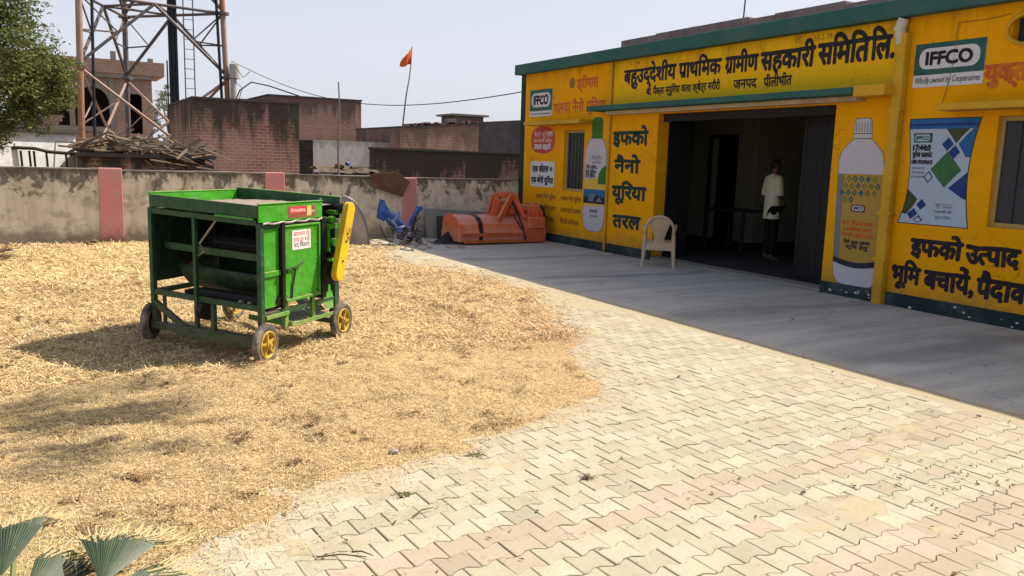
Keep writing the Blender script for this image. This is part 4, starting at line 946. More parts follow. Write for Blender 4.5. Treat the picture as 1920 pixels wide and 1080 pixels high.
# wheels
def wheel_parts(root):
    t = MB(); n = 28; prof = [(.105, -.022), (.118, -.027), (.145, -.027), (.157, -.018), (.160, 0), (.157, .018), (.145, .027), (.118, .027), (.105, .022)]
    vs = [(x, r*math.cos(2*math.pi*i/n), r*math.sin(2*math.pi*i/n)) for i in range(n) for r, x in prof]; m = len(prof)
    t.add(vs, [(i*m+k, i*m+(k+1) % m, ((i+1) % n)*m+(k+1) % m, ((i+1) % n)*m+k) for i in range(n) for k in range(m)])
    t.build('tyre', M['tyre'], root, local=True, smooth=True)
    t = MB(); prof = [(.088, -.020), (.108, -.028), (.108, .030), (.098, .034), (.088, .020)]; m = len(prof)
    vs = [(x, r*math.cos(2*math.pi*i/n), r*math.sin(2*math.pi*i/n)) for i in range(n) for r, x in prof]
    t.add(vs, [(i*m+k, i*m+(k+1) % m, ((i+1) % n)*m+(k+1) % m, ((i+1) % n)*m+k) for i in range(n) for k in range(m)])
    t.tube((-.045, 0, 0), (.042, 0, 0), .030, n=14); t.tube((.03, 0, 0), (.055, 0, 0), .016, n=8)
    for k in range(5): a = 2*math.pi*k/5+.3; t.bar((.012, .02*math.cos(a), .02*math.sin(a)), (.012, .095*math.cos(a), .095*math.sin(a)), .016, .034, up=(1, 0, 0))
    t.build('rim', M['rim_yellow'], root, local=True)
yaw0 = math.atan2(Ta.y, Ta.x)
W0 = empty('wheel'); W0.parent = TH; wheel_parts(W0); ctr = TO + Ta*.65 + Tb*.53
for i, (u, v, z, yw) in enumerate(((TU+.035, .0, .160, .27), (TU+.025, TV, .162, .20), (-.03, 0.02, .165, math.pi+.50), (-.02, TV, .165, math.pi+.15))):
    wv = W0 if i == 0 else copy_tree(W0, TH); wv.location = (TO+Ta*u+Tb*v)-ctr+Vector((0, 0, z)); wv.rotation_euler = (random.uniform(0, 1), 0, yaw0+yw); wv.rotation_mode = 'XYZ'
    if i == 2:
        dk = MB(); dk.tube((-.030, 0, 0), (-.012, 0, 0), .106, n=24); dk.build('wheel_shade_disc', M['black'], wv, local=True)  # added black disc, standing for the shade on this wheel's inner side

# ------------------------------------------------------------------ orange mulcher
M['orange'] = machine_paint('orange_machine_paint', (.74, .15, .05), (.60, .33, .22), .5)  # pinkish dust colour also paints in the sky light on the hood
M['orange_dk'] = simple('worn_orange_paint', (.58, .12, .045), .6, scale=6, dirt=(.14, .08, .05), dirt_amt=.6)
MO = Vector((7.45, 13.95, 0)); MU = empty('mulcher', MO, 'orange tractor mulcher with rounded hood and tall hitch mast beside the yellow wall', 'farm implement')
prof = [(-.40, .07), (-.42, .24), (-.40, .27), (-.36, .40), (-.24, .50), (-.06, .55), (.16, .55), (.32, .44), (.38, .10)]
mb = MB(); a = [(MO.x-.84, MO.y+y, z) for y, z in prof]; mb.prism(a, 1.78, (1, 0, 0)); mb.build('hood', M['orange'], MU, bevel=.012)
mb = MB(); mb.box(MO.x-.83, MO.x+.95, MO.y-.445, MO.y-.425, .17, .235); mb.box(MO.x-.80, MO.x+.97, MO.y-.47, MO.y-.43, .05, .10); mb.box(MO.x+.55, MO.x+.98, MO.y-.46, MO.y-.425, .10, .30); mb.build('skirt', M['orange_dk'], MU, bevel=.004)
for sx in (-1, 1):
    mb = MB(); pts = [(MO.x+(.945 if sx > 0 else -.845), MO.y+y*1.06, z*1.03+.0) for y, z in prof[0:1]+prof[2:]]; mb.prism(pts, .028, (sx, 0, 0)); e_ = mb.build('end_plate', M['orange'], MU, bevel=.004)
mb = MB()
def strap(x, w):
    vs = []
    for y, z in prof: vs += [(x-w/2, MO.y+y*1.012-.004, z*1.01+.006), (x+w/2+.05*(z-.3), MO.y+y*1.012-.004, z*1.01+.006)]
    mb.add(vs, [(2*i, 2*i+1, 2*i+3, 2*i+2) for i in range(len(prof)-1)])
strap(MO.x-.42, .085); mb.build('rubber_strap', M['black'], MU)
mb = MB(); mb.path([(MO.x+.40, MO.y-.05, .86), (MO.x+.40, MO.y-.30, .62), (MO.x+.47, MO.y-.42, .36), (MO.x+.52, MO.y-.46, .08)], .016, 8); mb.path([(MO.x+.30, MO.y-.1, .80), (MO.x+.34, MO.y-.3, .55), (MO.x+.44, MO.y-.45, .30)], .012, 8); mb.build('hydraulic_hose', M['black'], MU)
mb = MB()
for y in (-.10, .06):
    mb.bar((MO.x-.02, MO.y+y, .52), (MO.x+.10, MO.y+y, .92), .03, .13); mb.bar((MO.x+.10, MO.y+y, .91), (MO.x+.42, MO.y+y, .95), .03, .12); mb.bar((MO.x+.42, MO.y+y, .94), (MO.x+.68, MO.y+y, .50), .03, .13)
mb.bar((MO.x-.02, MO.y-.36, .47), (MO.x+.38, MO.y-.12, .93), .05, .13); mb.bar((MO.x+.55, MO.y-.34, .50), (MO.x+.44, MO.y-.12, .92), .045, .08)
mb.build('hitch_mast', M['orange'], MU, bevel=.008)
mb = MB(); mb.bevbox(MO.x+.14, MO.x+.46, MO.y-.16, MO.y+.16, .53, .74, .03); mb.tube((MO.x+.3, MO.y-.30, .63), (MO.x+.3, MO.y-.1, .63), .05, n=12); mb.bevbox(MO.x+.20, MO.x+.36, MO.y-.1, MO.y+.1, .72, .82, .02); mb.build('gearbox', M['orange_dk'], MU)
mb = MB()
for x in (.78, .98): mb.prism([(MO.x+x, MO.y-.30, .42), (MO.x+x, MO.y-.26, .62), (MO.x+x, MO.y-.10, .80), (MO.x+x, MO.y+.02, .80), (MO.x+x, MO.y+.22, .48)], .03, (1, 0, 0))
mb.tube((MO.x+.62, MO.y-.12, .66), (MO.x+1.0, MO.y-.12, .66), .045, n=12); mb.bevbox(MO.x+.82, MO.x+.97, MO.y-.22, MO.y+.1, .50, .66, .02); mb.bevbox(MO.x+.70, MO.x+1.0, MO.y-.20, MO.y+.15, .45, .74, .03); mb.bevbox(MO.x+.60, MO.x+.98, MO.y-.43, MO.y-.20, .30, .52, .02)
for k in range(6): mb.tube((MO.x+.66+.055*k, MO.y-.445, .40), (MO.x+.66+.055*k, MO.y-.43, .40), .012, n=8)
mb.build('side_bracket', M['orange'], MU, bevel=.005)
mb = MB(); mb.tube((MO.x+.99, MO.y-.05, .54), (MO.x+1.07, MO.y-.05, .54), .22, n=24); mb.build('belt_cover', M['black'], MU, bevel=.015)
mb = MB(); mb.prism([(MO.x-.89, MO.y-.25, .03), (MO.x-1.30, MO.y-.16, .03), (MO.x-.92, MO.y-.02, .24)], .02, (0, 1, .3)); mb.build('rubber_flap', M['black'], MU)

# ------------------------------------------------------------------ blue plough beside the pink pillar
M['blue'] = machine_paint('blue_machine_paint', (.018, .075, .32), (.22, .19, .15), .5)
M['blue_lt'] = simple('scuffed_blue_paint', (.12, .20, .50), .5, scale=9, dirt=(.35, .33, .33), dirt_amt=.8)
PL = empty('plough', (5.6, 13.95, 0), 'scuffed blue tractor plough tipped over beside the pink wall pillar', 'farm implement')
mb = MB()
mb.bar((5.31, 14.02, .62), (5.97, 13.90, .04), .08, .085); mb.bar((5.30, 14.15, .52), (5.82, 14.12, .10), .05, .06); mb.bar((5.55, 14.0, .44), (5.60, 14.16, .30), .04, .05)
mb.build('main_beam', M['blue'], PL, bevel=.008)
mb = MB(); mb.prism([(5.17, 14.0, .54), (5.33, 14.0, .44), (5.42, 14.0, .60), (5.33, 14.0, .72), (5.28, 14.0, .83), (5.20, 14.0, .84), (5.21, 14.0, .70)], .05, (0, 1, 0)); mb.prism([(5.19, 14.14, .50), (5.33, 14.14, .42), (5.38, 14.14, .62), (5.30, 14.14, .78), (5.24, 14.14, .78)], .04, (0, 1, 0)); mb.tube((5.27, 13.98, .62), (5.27, 14.2, .62), .03, n=10)
mb.build('hitch_bracket', M['blue'], PL, bevel=.005)
mb = MB(); mb.bar((5.40, 13.95, .60), (5.74, 13.88, .31), .02, .05); mb.bar((5.46, 13.90, .35), (5.60, 13.90, .27), .05, .05); mb.build('scuffed_plate', M['blue_lt'], PL)
mb = MB(); mb.bar((5.98, 14.05, .68), (5.76, 14.02, .22), .065, .05); mb.bar((5.92, 14.0, .66), (5.73, 13.98, .30), .03, .05); mb.tube((5.99, 14.0, .67), (5.99, 14.12, .67), .05, n=10); mb.build('support_arm', M['blue'], PL, bevel=.005)
mb = MB()
for x, z in ((5.62, .35), (5.78, .22)): mb.path([(x, 13.9, z), (x-.12, 13.86, z-.04), (x-.2, 13.84, z-.16), (x-.16, 13.8, max(z-.32, -.02))], [.03, .028, .024, .012], 8)
mb.path([(5.95, 13.9, .08), (6.0, 13.86, -.01), (5.92, 13.82, -.02)], .022, 6); mb.build('tine', M['blue'], PL)
mb = MB(); mb.tube((5.83, 14.1, .05), (5.88, 13.95, .55), .022, n=8); mb.tube((5.70, 14.06, .08), (5.86, 14.1, .5), .018, n=8); mb.build('iron_link', M['iron'], PL)

mb = MB(); rr = random.Random(6)
for k in range(13):
    p = Vector((rr.uniform(5.45, 5.95), rr.uniform(13.85, 14.15), rr.uniform(.02, .35))); a = rr.uniform(0, 6.28); l = rr.uniform(.12, .35)
    mb.path([p, p+Vector((math.cos(a)*l*.5, .03, rr.uniform(-.02, .16))), p+Vector((math.cos(a)*l, 0, rr.uniform(-.05, .3)))], [.016, .013, .010], 6)
for c in ((5.80, 13.88, .20), (5.64, 13.86, .30), (5.90, 13.9, .10)): mb.path([(c[0]+.045*math.cos(t_*.9), c[1]+.02*t_*.25-.05, c[2]+.045*math.sin(t_*.9)) for t_ in range(24)], .008, 5)
mb.build('springs_and_rods', M['iron'], PL)
for p_, q_, w_ in (((5.52, 13.9, .30), (5.52, 13.82, .30), .045), ((5.70, 13.88, .20), (5.70, 13.80, .20), .035)): mb = MB(); mb.tube(p_, q_, w_, n=12); mb.build('hub', M['blue'], PL)
mb = MB(); mb.bar((5.40, 13.88, .44), (5.52, 13.82, .62), .03, .05); mb.build('clevis', M['blue_lt'], PL)

# curved grey sheet and other scrap along the wall
M['grey_sheet'] = simple('dull_grey_sheet', (.26, .24, .25), .35, .4, scale=3, var=.3, dirt=(.36, .35, .40), dirt_amt=.7, spec=.5)
mb = MB(); vs = []; na, nz = 16, 8
for i in range(na+1):
    a = R(95*i/na)
    for k in range(nz+1):
        f_ = k/nz; x = 4.52+.50*math.sin(a)*f_; z = -.04+.95*math.cos(a)*f_; y = 14.0+.10*math.sin(math.pi*f_*.9)+.10*f_*(1-math.sin(a))
        vs.append((x, y, max(z, -.03)))
mb.add(vs, [(i*(nz+1)+k, (i+1)*(nz+1)+k, (i+1)*(nz+1)+k+1, i*(nz+1)+k+1) for i in range(na) for k in range(nz)])
o = mb.build('curved_panel', M['grey_sheet'], smooth=True); md = o.modifiers.new('thick', 'SOLIDIFY'); md.thickness = .02
tag(o, 'dull grey curved metal sheet standing behind the yellow belt guard', 'metal sheet')
M['rust'] = simple('rusty_brown_sheet', (.14, .065, .045), .85, scale=4, var=.3, dirt=(.20, .12, .09), dirt_amt=.6)
mb = MB(); pts = [(5.40, 1.25), (5.93, 1.31), (6.20, 1.12), (6.05, .82), (5.80, .90), (5.46, 1.0)]
mb.prism([(x, 15.12-.06*(x-5.4), z) for x, z in pts], .035, (.1, -1, .15)); o = mb.build('rusty_sheet', M['rust'], bevel=.006); tag(o, 'rusty brown sheet hung over the boundary wall beside the pink pillar', 'metal sheet')
M['slab'] = simple('grey_concrete_board', (.25, .24, .22), .9, scale=3, var=.3, dirt=(.09, .085, .08), dirt_amt=.6)
mb = MB(); mb.add([(6.52, 14.85, -.02), (7.9, 14.8, -.02), (7.9, 15.02, .52), (6.55, 15.08, .60), (6.52, 14.91, -.02), (7.9, 14.86, -.02), (7.9, 15.08, .52), (6.55, 15.14, .60)], [(0,1,2,3),(7,6,5,4),(0,4,5,1),(1,5,6,2),(2,6,7,3),(3,7,4,0)])
o = mb.build('concrete_board', M['slab'], bevel=.008); tag(o, 'grey concrete board leaning on the wall behind the orange mulcher', 'board')
mb = MB(); mb.prism([(6.68, 14.72, -.02), (6.92, 14.72, -.02), (6.86, 14.90, .45), (6.74, 14.90, .45)], .04, (0, 1, .1)); o = mb.build('dark_post', M['iron'], bevel=.005); tag(o, 'short dark tapered iron post leaning on the grey board', 'post')

# rubble heap, straw clods and weeds at the foot of the wall
M['rubble'] = simple('pale_rubble', (.36, .31, .25), .95, scale=9, var=.4, bump=.5)
def rock(mb, c, r, seed, sq=.6):
    rr = random.Random(seed); bm = bmesh.new(); bmesh.ops.create_icosphere(bm, subdivisions=1, radius=r)
    for v in bm.verts: v.co = Vector((v.co.x*rr.uniform(.7, 1.3), v.co.y*rr.uniform(.7, 1.3), v.co.z*sq*rr.uniform(.7, 1.2))) + Vector(c)
    return mb.bm(bm)
mb = MB(); rr = random.Random(4)
for k in range(150):
    x = rr.uniform(4.3, 6.5); y = rr.uniform(13.3, 15.0) if x < 5.3 else rr.uniform(13.0, 14.9); rock(mb, (x, y, rr.uniform(0, .03)), rr.uniform(.012, .055), k)
for k in range(60): rock(mb, (rr.uniform(6.2, 8.5), rr.uniform(12.9, 13.5), .01), rr.uniform(.008, .03), k+200)
tag(mb.build('rubble', M['rubble']), 'scattered pale rubble and clods at the foot of the wall', kind='stuff')
M['weed'] = simple('dry_green_weed', (.17, .155, .06), .9, scale=9); M['twig'] = simple('dry_twig', (.16, .11, .065), .9, scale=9)
def tuft(loc, label, n=22, h=.05, mat='weed', spread=.05, group='weed tufts in the paving'):
    mb = MB(); rr = random.Random(int(loc[0]*991+loc[1]*77))
    for k in range(n):
        a = rr.uniform(0, 6.28); l = h*rr.uniform(.5, 1.3); s = spread*rr.uniform(.3, 1.2); p = Vector((loc[0]+rr.uniform(-.02, .02), loc[1]+rr.uniform(-.02, .02), .002))
        q = p+Vector((math.cos(a)*s, math.sin(a)*s, l)); m_ = p.lerp(q, .6)+Vector((0, 0, l*.2)); wv = Vector((-math.sin(a), math.cos(a), 0))*.0035
        mb.add([p-wv, p+wv, m_+wv, q, m_-wv], [(0, 1, 2, 4), (4, 2, 3)])
    return tag(mb.build('weed_tuft', M[mat], recalc=False), label, 'weed', group)
tuft((2.33, 3.26), 'dark dry weed tuft growing between pale pavers near the middle of the yard', 26, .010, 'twig', .05)
tuft((1.96, 3.78), 'flat brown weed patch lying by the straw edge right of centre', 34, .008, 'weed', .06)
tuft((1.42, 3.46), 'small olive weed tuft beside the pink pavers below the straw edge', 24, .008, 'weed', .05)
tuft((.47, 3.55), 'larger green weed patch at the straw edge above the palm', 50, .015, 'weed', .07)

# leaf litter on the pavers
mb = MB(); rr = random.Random(8)
for k in range(420):
    if k < 300: x, y = rr.uniform(.6, 5.5), rr.uniform(1.5, 5.2)
    else: x, y = rr.uniform(3.6, 8.2), rr.uniform(3, 12)
    if k % 5 == 0: x, y = 3.9+rr.gauss(0, .35), 2.35+rr.gauss(0, .22)
    d = float(sdist(np.array([[x, y]]))[0]); 
    if d > .1: continue
    s = rr.uniform(.004, .015)*(1.0 if k % 9 else 1.5); a = rr.uniform(0, 6.28); e = rr.uniform(.25, .6); z = .004 if x < 5.6 else .03
    u = Vector((math.cos(a), math.sin(a), rr.uniform(-.2, .35)))*s; v = Vector((-math.sin(a), math.cos(a), rr.uniform(-.4, .4)))*s*e; c = Vector((x, y, z+s*.3))
    mb.add([c-u, c-u*.2+v, c+u*.6+v*.7+Vector((0, 0, s*.3)), c+u*1.2, c+u*.4-v*.8, c-u*.3-v], [(0, 1, 2, 3, 4, 5)])
for (x, y, a, l) in ((4.35, 2.15, .35, .22), (.86, 3.02, -.5, .20), (1.0, 3.0, -.9, .10), (1.35, 3.2, .3, .12)):
    p = Vector((x, y, .008)); q = p+Vector((math.cos(a)*l, math.sin(a)*l, .006)); mb.path([p, p.lerp(q, .5)+Vector((.0, .012, .006)), q], [.004, .0035, .002], 5)
o = mb.build('leaf_litter', M['twig'], recalc=False); tag(o, 'dry brown leaf bits and twigs scattered over the pavers', kind='stuff')
mb = MB(); rock(mb, (1.56, 3.98, .02), .028, 5, .5); o = mb.build('stone', M['rubble']); tag(o, 'flat grey stone lying on the pavers at the straw edge', 'stone')
mb = MB(); rock(mb, (.62, 15.05, .07), .07, 9, .5); rock(mb, (.50, 15.0, .06), .05, 10, .6); o = mb.build('clod', M['twig']); tag(o, 'dark clod lying on the straw in front of the left pink pillar', 'clod')
# dry thorny brush at the left edge
mb = MB(); rr = random.Random(21)
def branch(mb, p, d, l, r, depth):
    q = p+d*l; mb.path([p, p.lerp(q, .5)+Vector((rr.uniform(-1, 1), rr.uniform(-1, 1), rr.uniform(-.5, 1)))*l*.07, q], [r, r*.8, r*.5], 5)
    if depth:
        for _ in range(3): branch(mb, p.lerp(q, rr.uniform(.35, 1)), (d+Vector((rr.uniform(-.8, .8), rr.uniform(-.8, .8), rr.uniform(-.3, .5)))).normalized(), l*rr.uniform(.45, .75), r*.55, depth-1)
for a in (.2, .5, -.1, 1.0, -.4, .75, .35): branch(mb, Vector((-.95, 12.6, .05)), Vector((math.cos(a), math.sin(a)*.6, .30+rr.uniform(-.15, .2))).normalized(), .42, .010, 2)
o = mb.build('brush_heap', M['twig'], recalc=False); tag(o, 'dry thorny brush lying on the straw at the left edge', 'brush')
mb = MB(); rock(mb, (-.93, 12.9, .14), .13, 31, .9); o = mb.build('plastic_bag', M['white_paint'], smooth=True); tag(o, 'crumpled white bag behind the dry brush at the left edge', 'bag')

# ------------------------------------------------------------------ plastic chair by the door
M['cream_plastic'] = simple('cream_plastic', (.52, .40, .28), .45, scale=4, var=.08, dirt=(.30, .23, .16), dirt_amt=.3, spec=.5)
CH = empty('plastic_chair', (8.30, 9.93, .02), 'cream plastic armchair standing by the door post under the painted green lettering', 'chair')
cM = Matrix.Translation((8.30, 9.93, .02)) @ Matrix.Rotation(R(50), 4, 'Z')     # the back is towards the yard
def cpt(p): return cM @ Vector((p[0], p[1]*.88, p[2]))
def arcpts(f, n=20): return [f(i/n) for i in range(n+1)]
mb = MB()   # arched back rail running down into the rear legs
def arch(t):
    a = math.pi*t; y = .25*math.cos(a); z = .50+.30*math.sin(a)**.75 if 0 < t < 1 else .50; return cpt((-.20-.10*((z-.4)/.4), y, z))
pts = arcpts(arch, 24); mb.path(pts, .022, 8)
# central splat, narrowing to the seat
vs = []; n = 12
for i in range(n+1):
    f_ = i/n; z = .26+.53*f_; w_ = .085+.15*max(f_-.30, 0)**1.4/.62; w_ = min(w_, .245*math.sqrt(max(1-((z-.50)/.30)**2, .02)) if z > .5 else w_)
    for y in (-w_, -w_*.5, 0, w_*.5, w_): vs.append(cpt((-.185-.10*((z-.4)/.4)-.02*(1-(y/max(w_, .01))**2), y, z)))
mb.add(vs, [(i*5+k, i*5+k+1, (i+1)*5+k+1, (i+1)*5+k) for i in range(n) for k in range(4)])
o = mb.build('backrest', M['cream_plastic'], CH, smooth=True, recalc=True)
mb = MB(); mb.bevbox(-.22, .24, -.215, .215, .375, .400, .01, M=cM); mb.bevbox(-.225, -.195, -.22, .22, .27, .375, .01, M=cM); mb.bevbox(.20, .235, -.21, .21, .32, .375, .01, M=cM); mb.build('seat', M['cream_plastic'], CH)
for sy in (-1, 1):
    mb = MB(); mb.path([cpt((-.225, sy*.25, .52)), cpt((-.21, sy*.255, .30)), cpt((-.25, sy*.275, 0))], [.026, .03, .022], 8); mb.build('leg', M['cream_plastic'], CH)
    mb = MB(); mb.path([cpt((.23, sy*.25, .60)), cpt((.22, sy*.245, .30)), cpt((.25, sy*.265, 0))], [.024, .028, .022], 8); mb.build('leg', M['cream_plastic'], CH)
    mb = MB(); mb.path([cpt((-.24, sy*.25, .56)), cpt((-.05, sy*.275, .62)), cpt((.12, sy*.275, .635)), cpt((.23, sy*.25, .60))], [.022, .026, .026, .022], 8); mb.build('armrest', M['cream_plastic'], CH)

# ------------------------------------------------------------------ person in the doorway
def skin_mesh(name, verts, edges, radii, mat, parent, root=0, sub=2):
    me = bpy.data.meshes.new(name); me.from_pydata(verts, edges, []); o = bpy.data.objects.new(name, me); COL.objects.link(o)
    md = o.modifiers.new('skin', 'SKIN'); md.use_smooth_shade = True
    for v, r in zip(me.skin_vertices[0].data, radii): v.radius = r if isinstance(r, tuple) else (r, r)
    for v in me.skin_vertices[0].data: v.use_root = False
    me.skin_vertices[0].data[root].use_root = True
    s = o.modifiers.new('sub', 'SUBSURF'); s.levels = sub; s.render_levels = sub
    dg = bpy.context.evaluated_depsgraph_get(); dg.update(); nm = bpy.data.meshes.new_from_object(o.evaluated_get(dg))
    bpy.data.objects.remove(o); nm.name = name; nm.materials.clear(); nm.materials.append(mat)
    for p_ in nm.polygons: p_.use_smooth = True
    o = bpy.data.objects.new(name, nm); COL.objects.link(o); o.parent = parent; return o
M['skin'] = simple('brown_skin', (.14, .075, .048), .55, scale=12, var=.1); M['shirt'] = simple('pale_cotton_shirt', (.62, .58, .44), .85, scale=7, var=.12); M['trouser'] = simple('dark_trousers', (.004, .004, .005), .85, scale=7); M['hair'] = simple('black_hair', (.006, .005, .005), .6, scale=20); M['eye'] = plain('eye_dark', (.02, .015, .012), .3)
PE = empty('person', (10.5, 9.72, .07), 'person in a pale short sleeved shirt and dark trousers standing inside the dark doorway', 'person')
PE.rotation_euler = (0, 0, R(-18)); PE.scale = (.86, .86, .985)
# local frame: x forward (into the room), y left, z up; height 1.66
V = [(0, 0, .90), (0, 0, 1.05), (0, 0, 1.22), (.0, 0, 1.36), (.0, 0, 1.44), (.02, 0, 1.50), (.03, 0, 1.585), (.025, 0, 1.635)]
Eg = [(0, 1), (1, 2), (2, 3), (3, 4), (4, 5), (5, 6), (6, 7)]; Rd = [(.125, .155), (.115, .14), (.12, .165), (.105, .16), .055, .062, (.09, .078), (.065, .06)]
def limb(par, pts, rads):
    k = par
    for p_, r in zip(pts, rads): V.append(p_); Rd.append(r); Eg.append((k, len(V)-1)); k = len(V)-1
    return k
hands = []
for s in (1, -1):
    limb(0, [(.0, s*.095, .84), (.01, s*.10, .62), (.03, s*.10, .46), (.015, s*.105, .30), (-.02, s*.11, .07), (.06, s*.12, .03), (.13, s*.13, .025)], [.095, .082, .060, .058, .04, (.038, .03), (.04, .022)])
    k = limb(3, [(0, s*.185, 1.37), (-.01, s*.225, 1.22), (-.005, s*.24, 1.09), (.10, s*.20, .98), (.17, s*.16, .93)], [.062, .05, .042, .036, .026]); hands.append((s, k))
for s, k in hands:
    w = Vector(V[k]); d = Vector((.8, -s*.35, -.45)).normalized(); side = Vector((.2, s*.9, .1)).normalized()
    pm_ = w+d*.05; V.append(tuple(pm_)); Rd.append((.034, .016)); Eg.append((k, len(V)-1)); pk = len(V)-1
    for i, (off, l) in enumerate(((-.028, .060), (-.009, .072), (.010, .068), (.028, .054))):
        b0 = pm_+side*off+d*.035; b1 = b0+d*l*.5+Vector((0, 0, -.012)); b2 = b1+d*l*.4+Vector((-.012, 0, -.022)); limb(pk, [tuple(b0), tuple(b1), tuple(b2)], [.0095, .0085, .0075])
    t0 = w+d*.02-side*.030; limb(pk, [tuple(t0+d*.02-side*.012), tuple(t0+d*.05-side*.018)], [.011, .009])
body = skin_mesh('body', V, Eg, Rd, M['skin'], PE)
mb = MB()
for s in (1, -1): mb.brk(); mb.tube((.118, s*.032, 1.595), (.126, s*.032, 1.595), .010, n=10)
mb.pieces('eye', M['eye'], PE, local=True)
mb = MB(); mb.add([(.115, -.012, 1.585), (.115, .012, 1.585), (.145, 0, 1.562), (.118, 0, 1.605), (.118, 0, 1.555)], [(0, 2, 3), (2, 1, 3), (0, 4, 2), (4, 1, 2)]); mb.build('nose', M['skin'], PE, local=True, smooth=True)
mb = MB(); mb.path([(.112, -.025, 1.535), (.120, 0, 1.533), (.112, .025, 1.535)], .006, 6); mb.build('mouth', M['label_brown'], PE, local=True, smooth=True)
for s_ in (1, -1): mb = MB(); mb.path([(.02, s_*.078, 1.60), (.0, s_*.09, 1.60), (.0, s_*.09, 1.56), (.02, s_*.08, 1.555)], .010, 6); mb.build('ear', M['skin'], PE, local=True, smooth=True)
bm = bmesh.new(); bmesh.ops.create_uvsphere(bm, u_segments=20, v_segments=12, radius=1)
for v in bm.verts: v.co = Vector((v.co.x*.098+.018, v.co.y*.086, v.co.z*.098+1.612))
bmesh.ops.delete(bm, geom=[v for v in bm.verts if v.co.z < 1.60+ .9*(v.co.x-.02) - .02 or v.co.z < 1.54], context='VERTS'); mb = MB(); mb.bm(bm); mb.build('hair', M['hair'], PE, local=True, smooth=True)
mb = MB(); n = 20; rings = ((.71, .150, .205, .0), (.82, .146, .198, .0), (.95, .140, .186, .0), (1.10, .142, .186, 0), (1.24, .148, .200, 0), (1.34, .136, .206, 0), (1.395, .112, .175, 0), (1.43, .085, .115, 0), (1.455, .068, .074, 0))
vs = []
for z, rx, ry, _ in rings:
    for k in range(n): a = 2*math.pi*k/n; w = 1+(.03*math.sin(a*5+z*9) if z < 1.2 else 0); vs.append((rx*math.cos(a)*w, ry*math.sin(a)*w, z))
mb.add(vs, [(i*n+k, i*n+(k+1) % n, (i+1)*n+(k+1) % n, (i+1)*n+k) for i in range(len(rings)-1) for k in range(n)])
for s_ in (1, -1): mb.path([(0, s_*.12, 1.385), (0, s_*.19, 1.365), (-.008, s_*.235, 1.26), (-.008, s_*.255, 1.13), (-.005, s_*.258, 1.10)], [.070, .084, .082, .088, .090], 12)
mb.build('shirt', M['shirt'], PE, local=True, smooth=True)
TVt = [(0, 0, .90), (0, .097, .82), (.01, .102, .62), (.03, .102, .46), (.01, .107, .28), (-.01, .11, .09), (0, -.097, .82), (.01, -.102, .62), (.03, -.102, .46), (.01, -.107, .28), (-.01, -.11, .09)]
skin_mesh('trousers', TVt, [(0, 1), (1, 2), (2, 3), (3, 4), (4, 5), (0, 6), (6, 7), (7, 8), (8, 9), (9, 10)], [(.14, .17), .112, .098, .08, .078, .075, .112, .098, .08, .078, .075], M['trouser'], PE)
# dim table with papers in the room
TBL = empty('table', (11.3, 11.3, .07), 'dark wooden table standing inside the unlit room left of the person', 'table')
mb = MB(); mb.box(10.9, 11.6, 10.75, 11.8, .78, .82); mb.build('table_top', M['interior_dark'], TBL)
for x in (10.95, 11.55):
    for y in (10.8, 11.75): mb = MB(); mb.box(x-.025, x+.025, y-.025, y+.025, .07, .779); mb.build('leg', M['interior_dark'], TBL)

# ------------------------------------------------------------------ neighbouring houses behind the wall
M['brick_a'] = brick('red_house_brick', (.36, .155, .115), (.24, .10, .075), top=3.55, stain=.92, fall=.42)
M['brick_b'] = brick('tall_house_brick', (.45, .22, .165), (.33, .15, .11), top=3.9, stain=.7, fall=.75)
M['brick_d'] = brick('long_house_brick', (.42, .235, .19), (.33, .17, .135), top=2.8, stain=.55)
M['brick_dk'] = brick('dark_low_brick', (.30, .14, .11), (.20, .09, .07), top=1.78, stain=.95)
M['brick_c'] = brick('far_house_brick', (.46, .26, .21), (.36, .19, .15), top=2.7, stain=.5)
M['dark_plaster'] = simple('dark_damp_plaster', (.055, .052, .06), .95, scale=1.5, var=.5, dirt=(.12, .11, .11), dirt_amt=.5)
M['grey_plaster'] = plaster_wall('pale_grey_plaster', (.56, .54, .53), (.10, .09, .085), 2.08, .4, .5)
M['white_wall'] = plaster_wall('whitewashed_wall', (.80, .80, .80), (.3, .28, .26), 1.95, .2, .3)
M['hollow'] = plain('dark_opening', (.02, .018, .018), .95)
M['cap'] = simple('dark_roof_edge', (.07, .065, .06), .95, scale=3)
def box_house(name, label, x0, x1, y0, y1, h, mat, cap=.06, cat='house', hl=None):
    rt = empty(name, ((x0+x1)/2, (y0+y1)/2, 0), label, cat); hl = h if hl is None else hl
    mb = MB(); mb.add([(x0, y0, -.08), (x1, y0, -.08), (x1, y1, -.08), (x0, y1, -.08), (x0, y0, hl), (x1, y0, h), (x1, y1, h), (x0, y1, hl)], [(0,3,2,1),(4,5,6,7),(0,1,5,4),(1,2,6,5),(2,3,7,6),(3,0,4,7)]); mb.build('wall', mat, rt)
    if cap:
        rr = random.Random(int(x0*100)); mb = MB(); x = x0-.03
        while x < x1+.02:
            w = min(rr.uniform(.4, 1.2), x1+.03-x); zz = hl+(h-hl)*min(max((x-x0)/(x1-x0), 0), 1); mb.box(x, x+w, y0-.04, y1+.04, zz+.002, zz+cap*rr.uniform(.7, 1.15)); x += w+.001
        mb.build('roof_edge', M['cap'], rt)
    return rt
box_house('brick_house', 'red brick house with black damp streaks and corner towards the yard, behind the thresher', 3.83, 6.96, 26, 31.4, 3.12, M['brick_a'], .07)
box_house('brick_house', 'taller flat roofed red brick house behind the thin bamboo pole', 7.36, 11.0, 31.8, 37, 3.74, M['brick_b'], .07)
gh = box_house('plaster_house', 'low pale grey plastered house with a dark doorway between the brick houses', 7.66, 10.75, 27, 30.5, 2.08, M['grey_plaster'], 0)
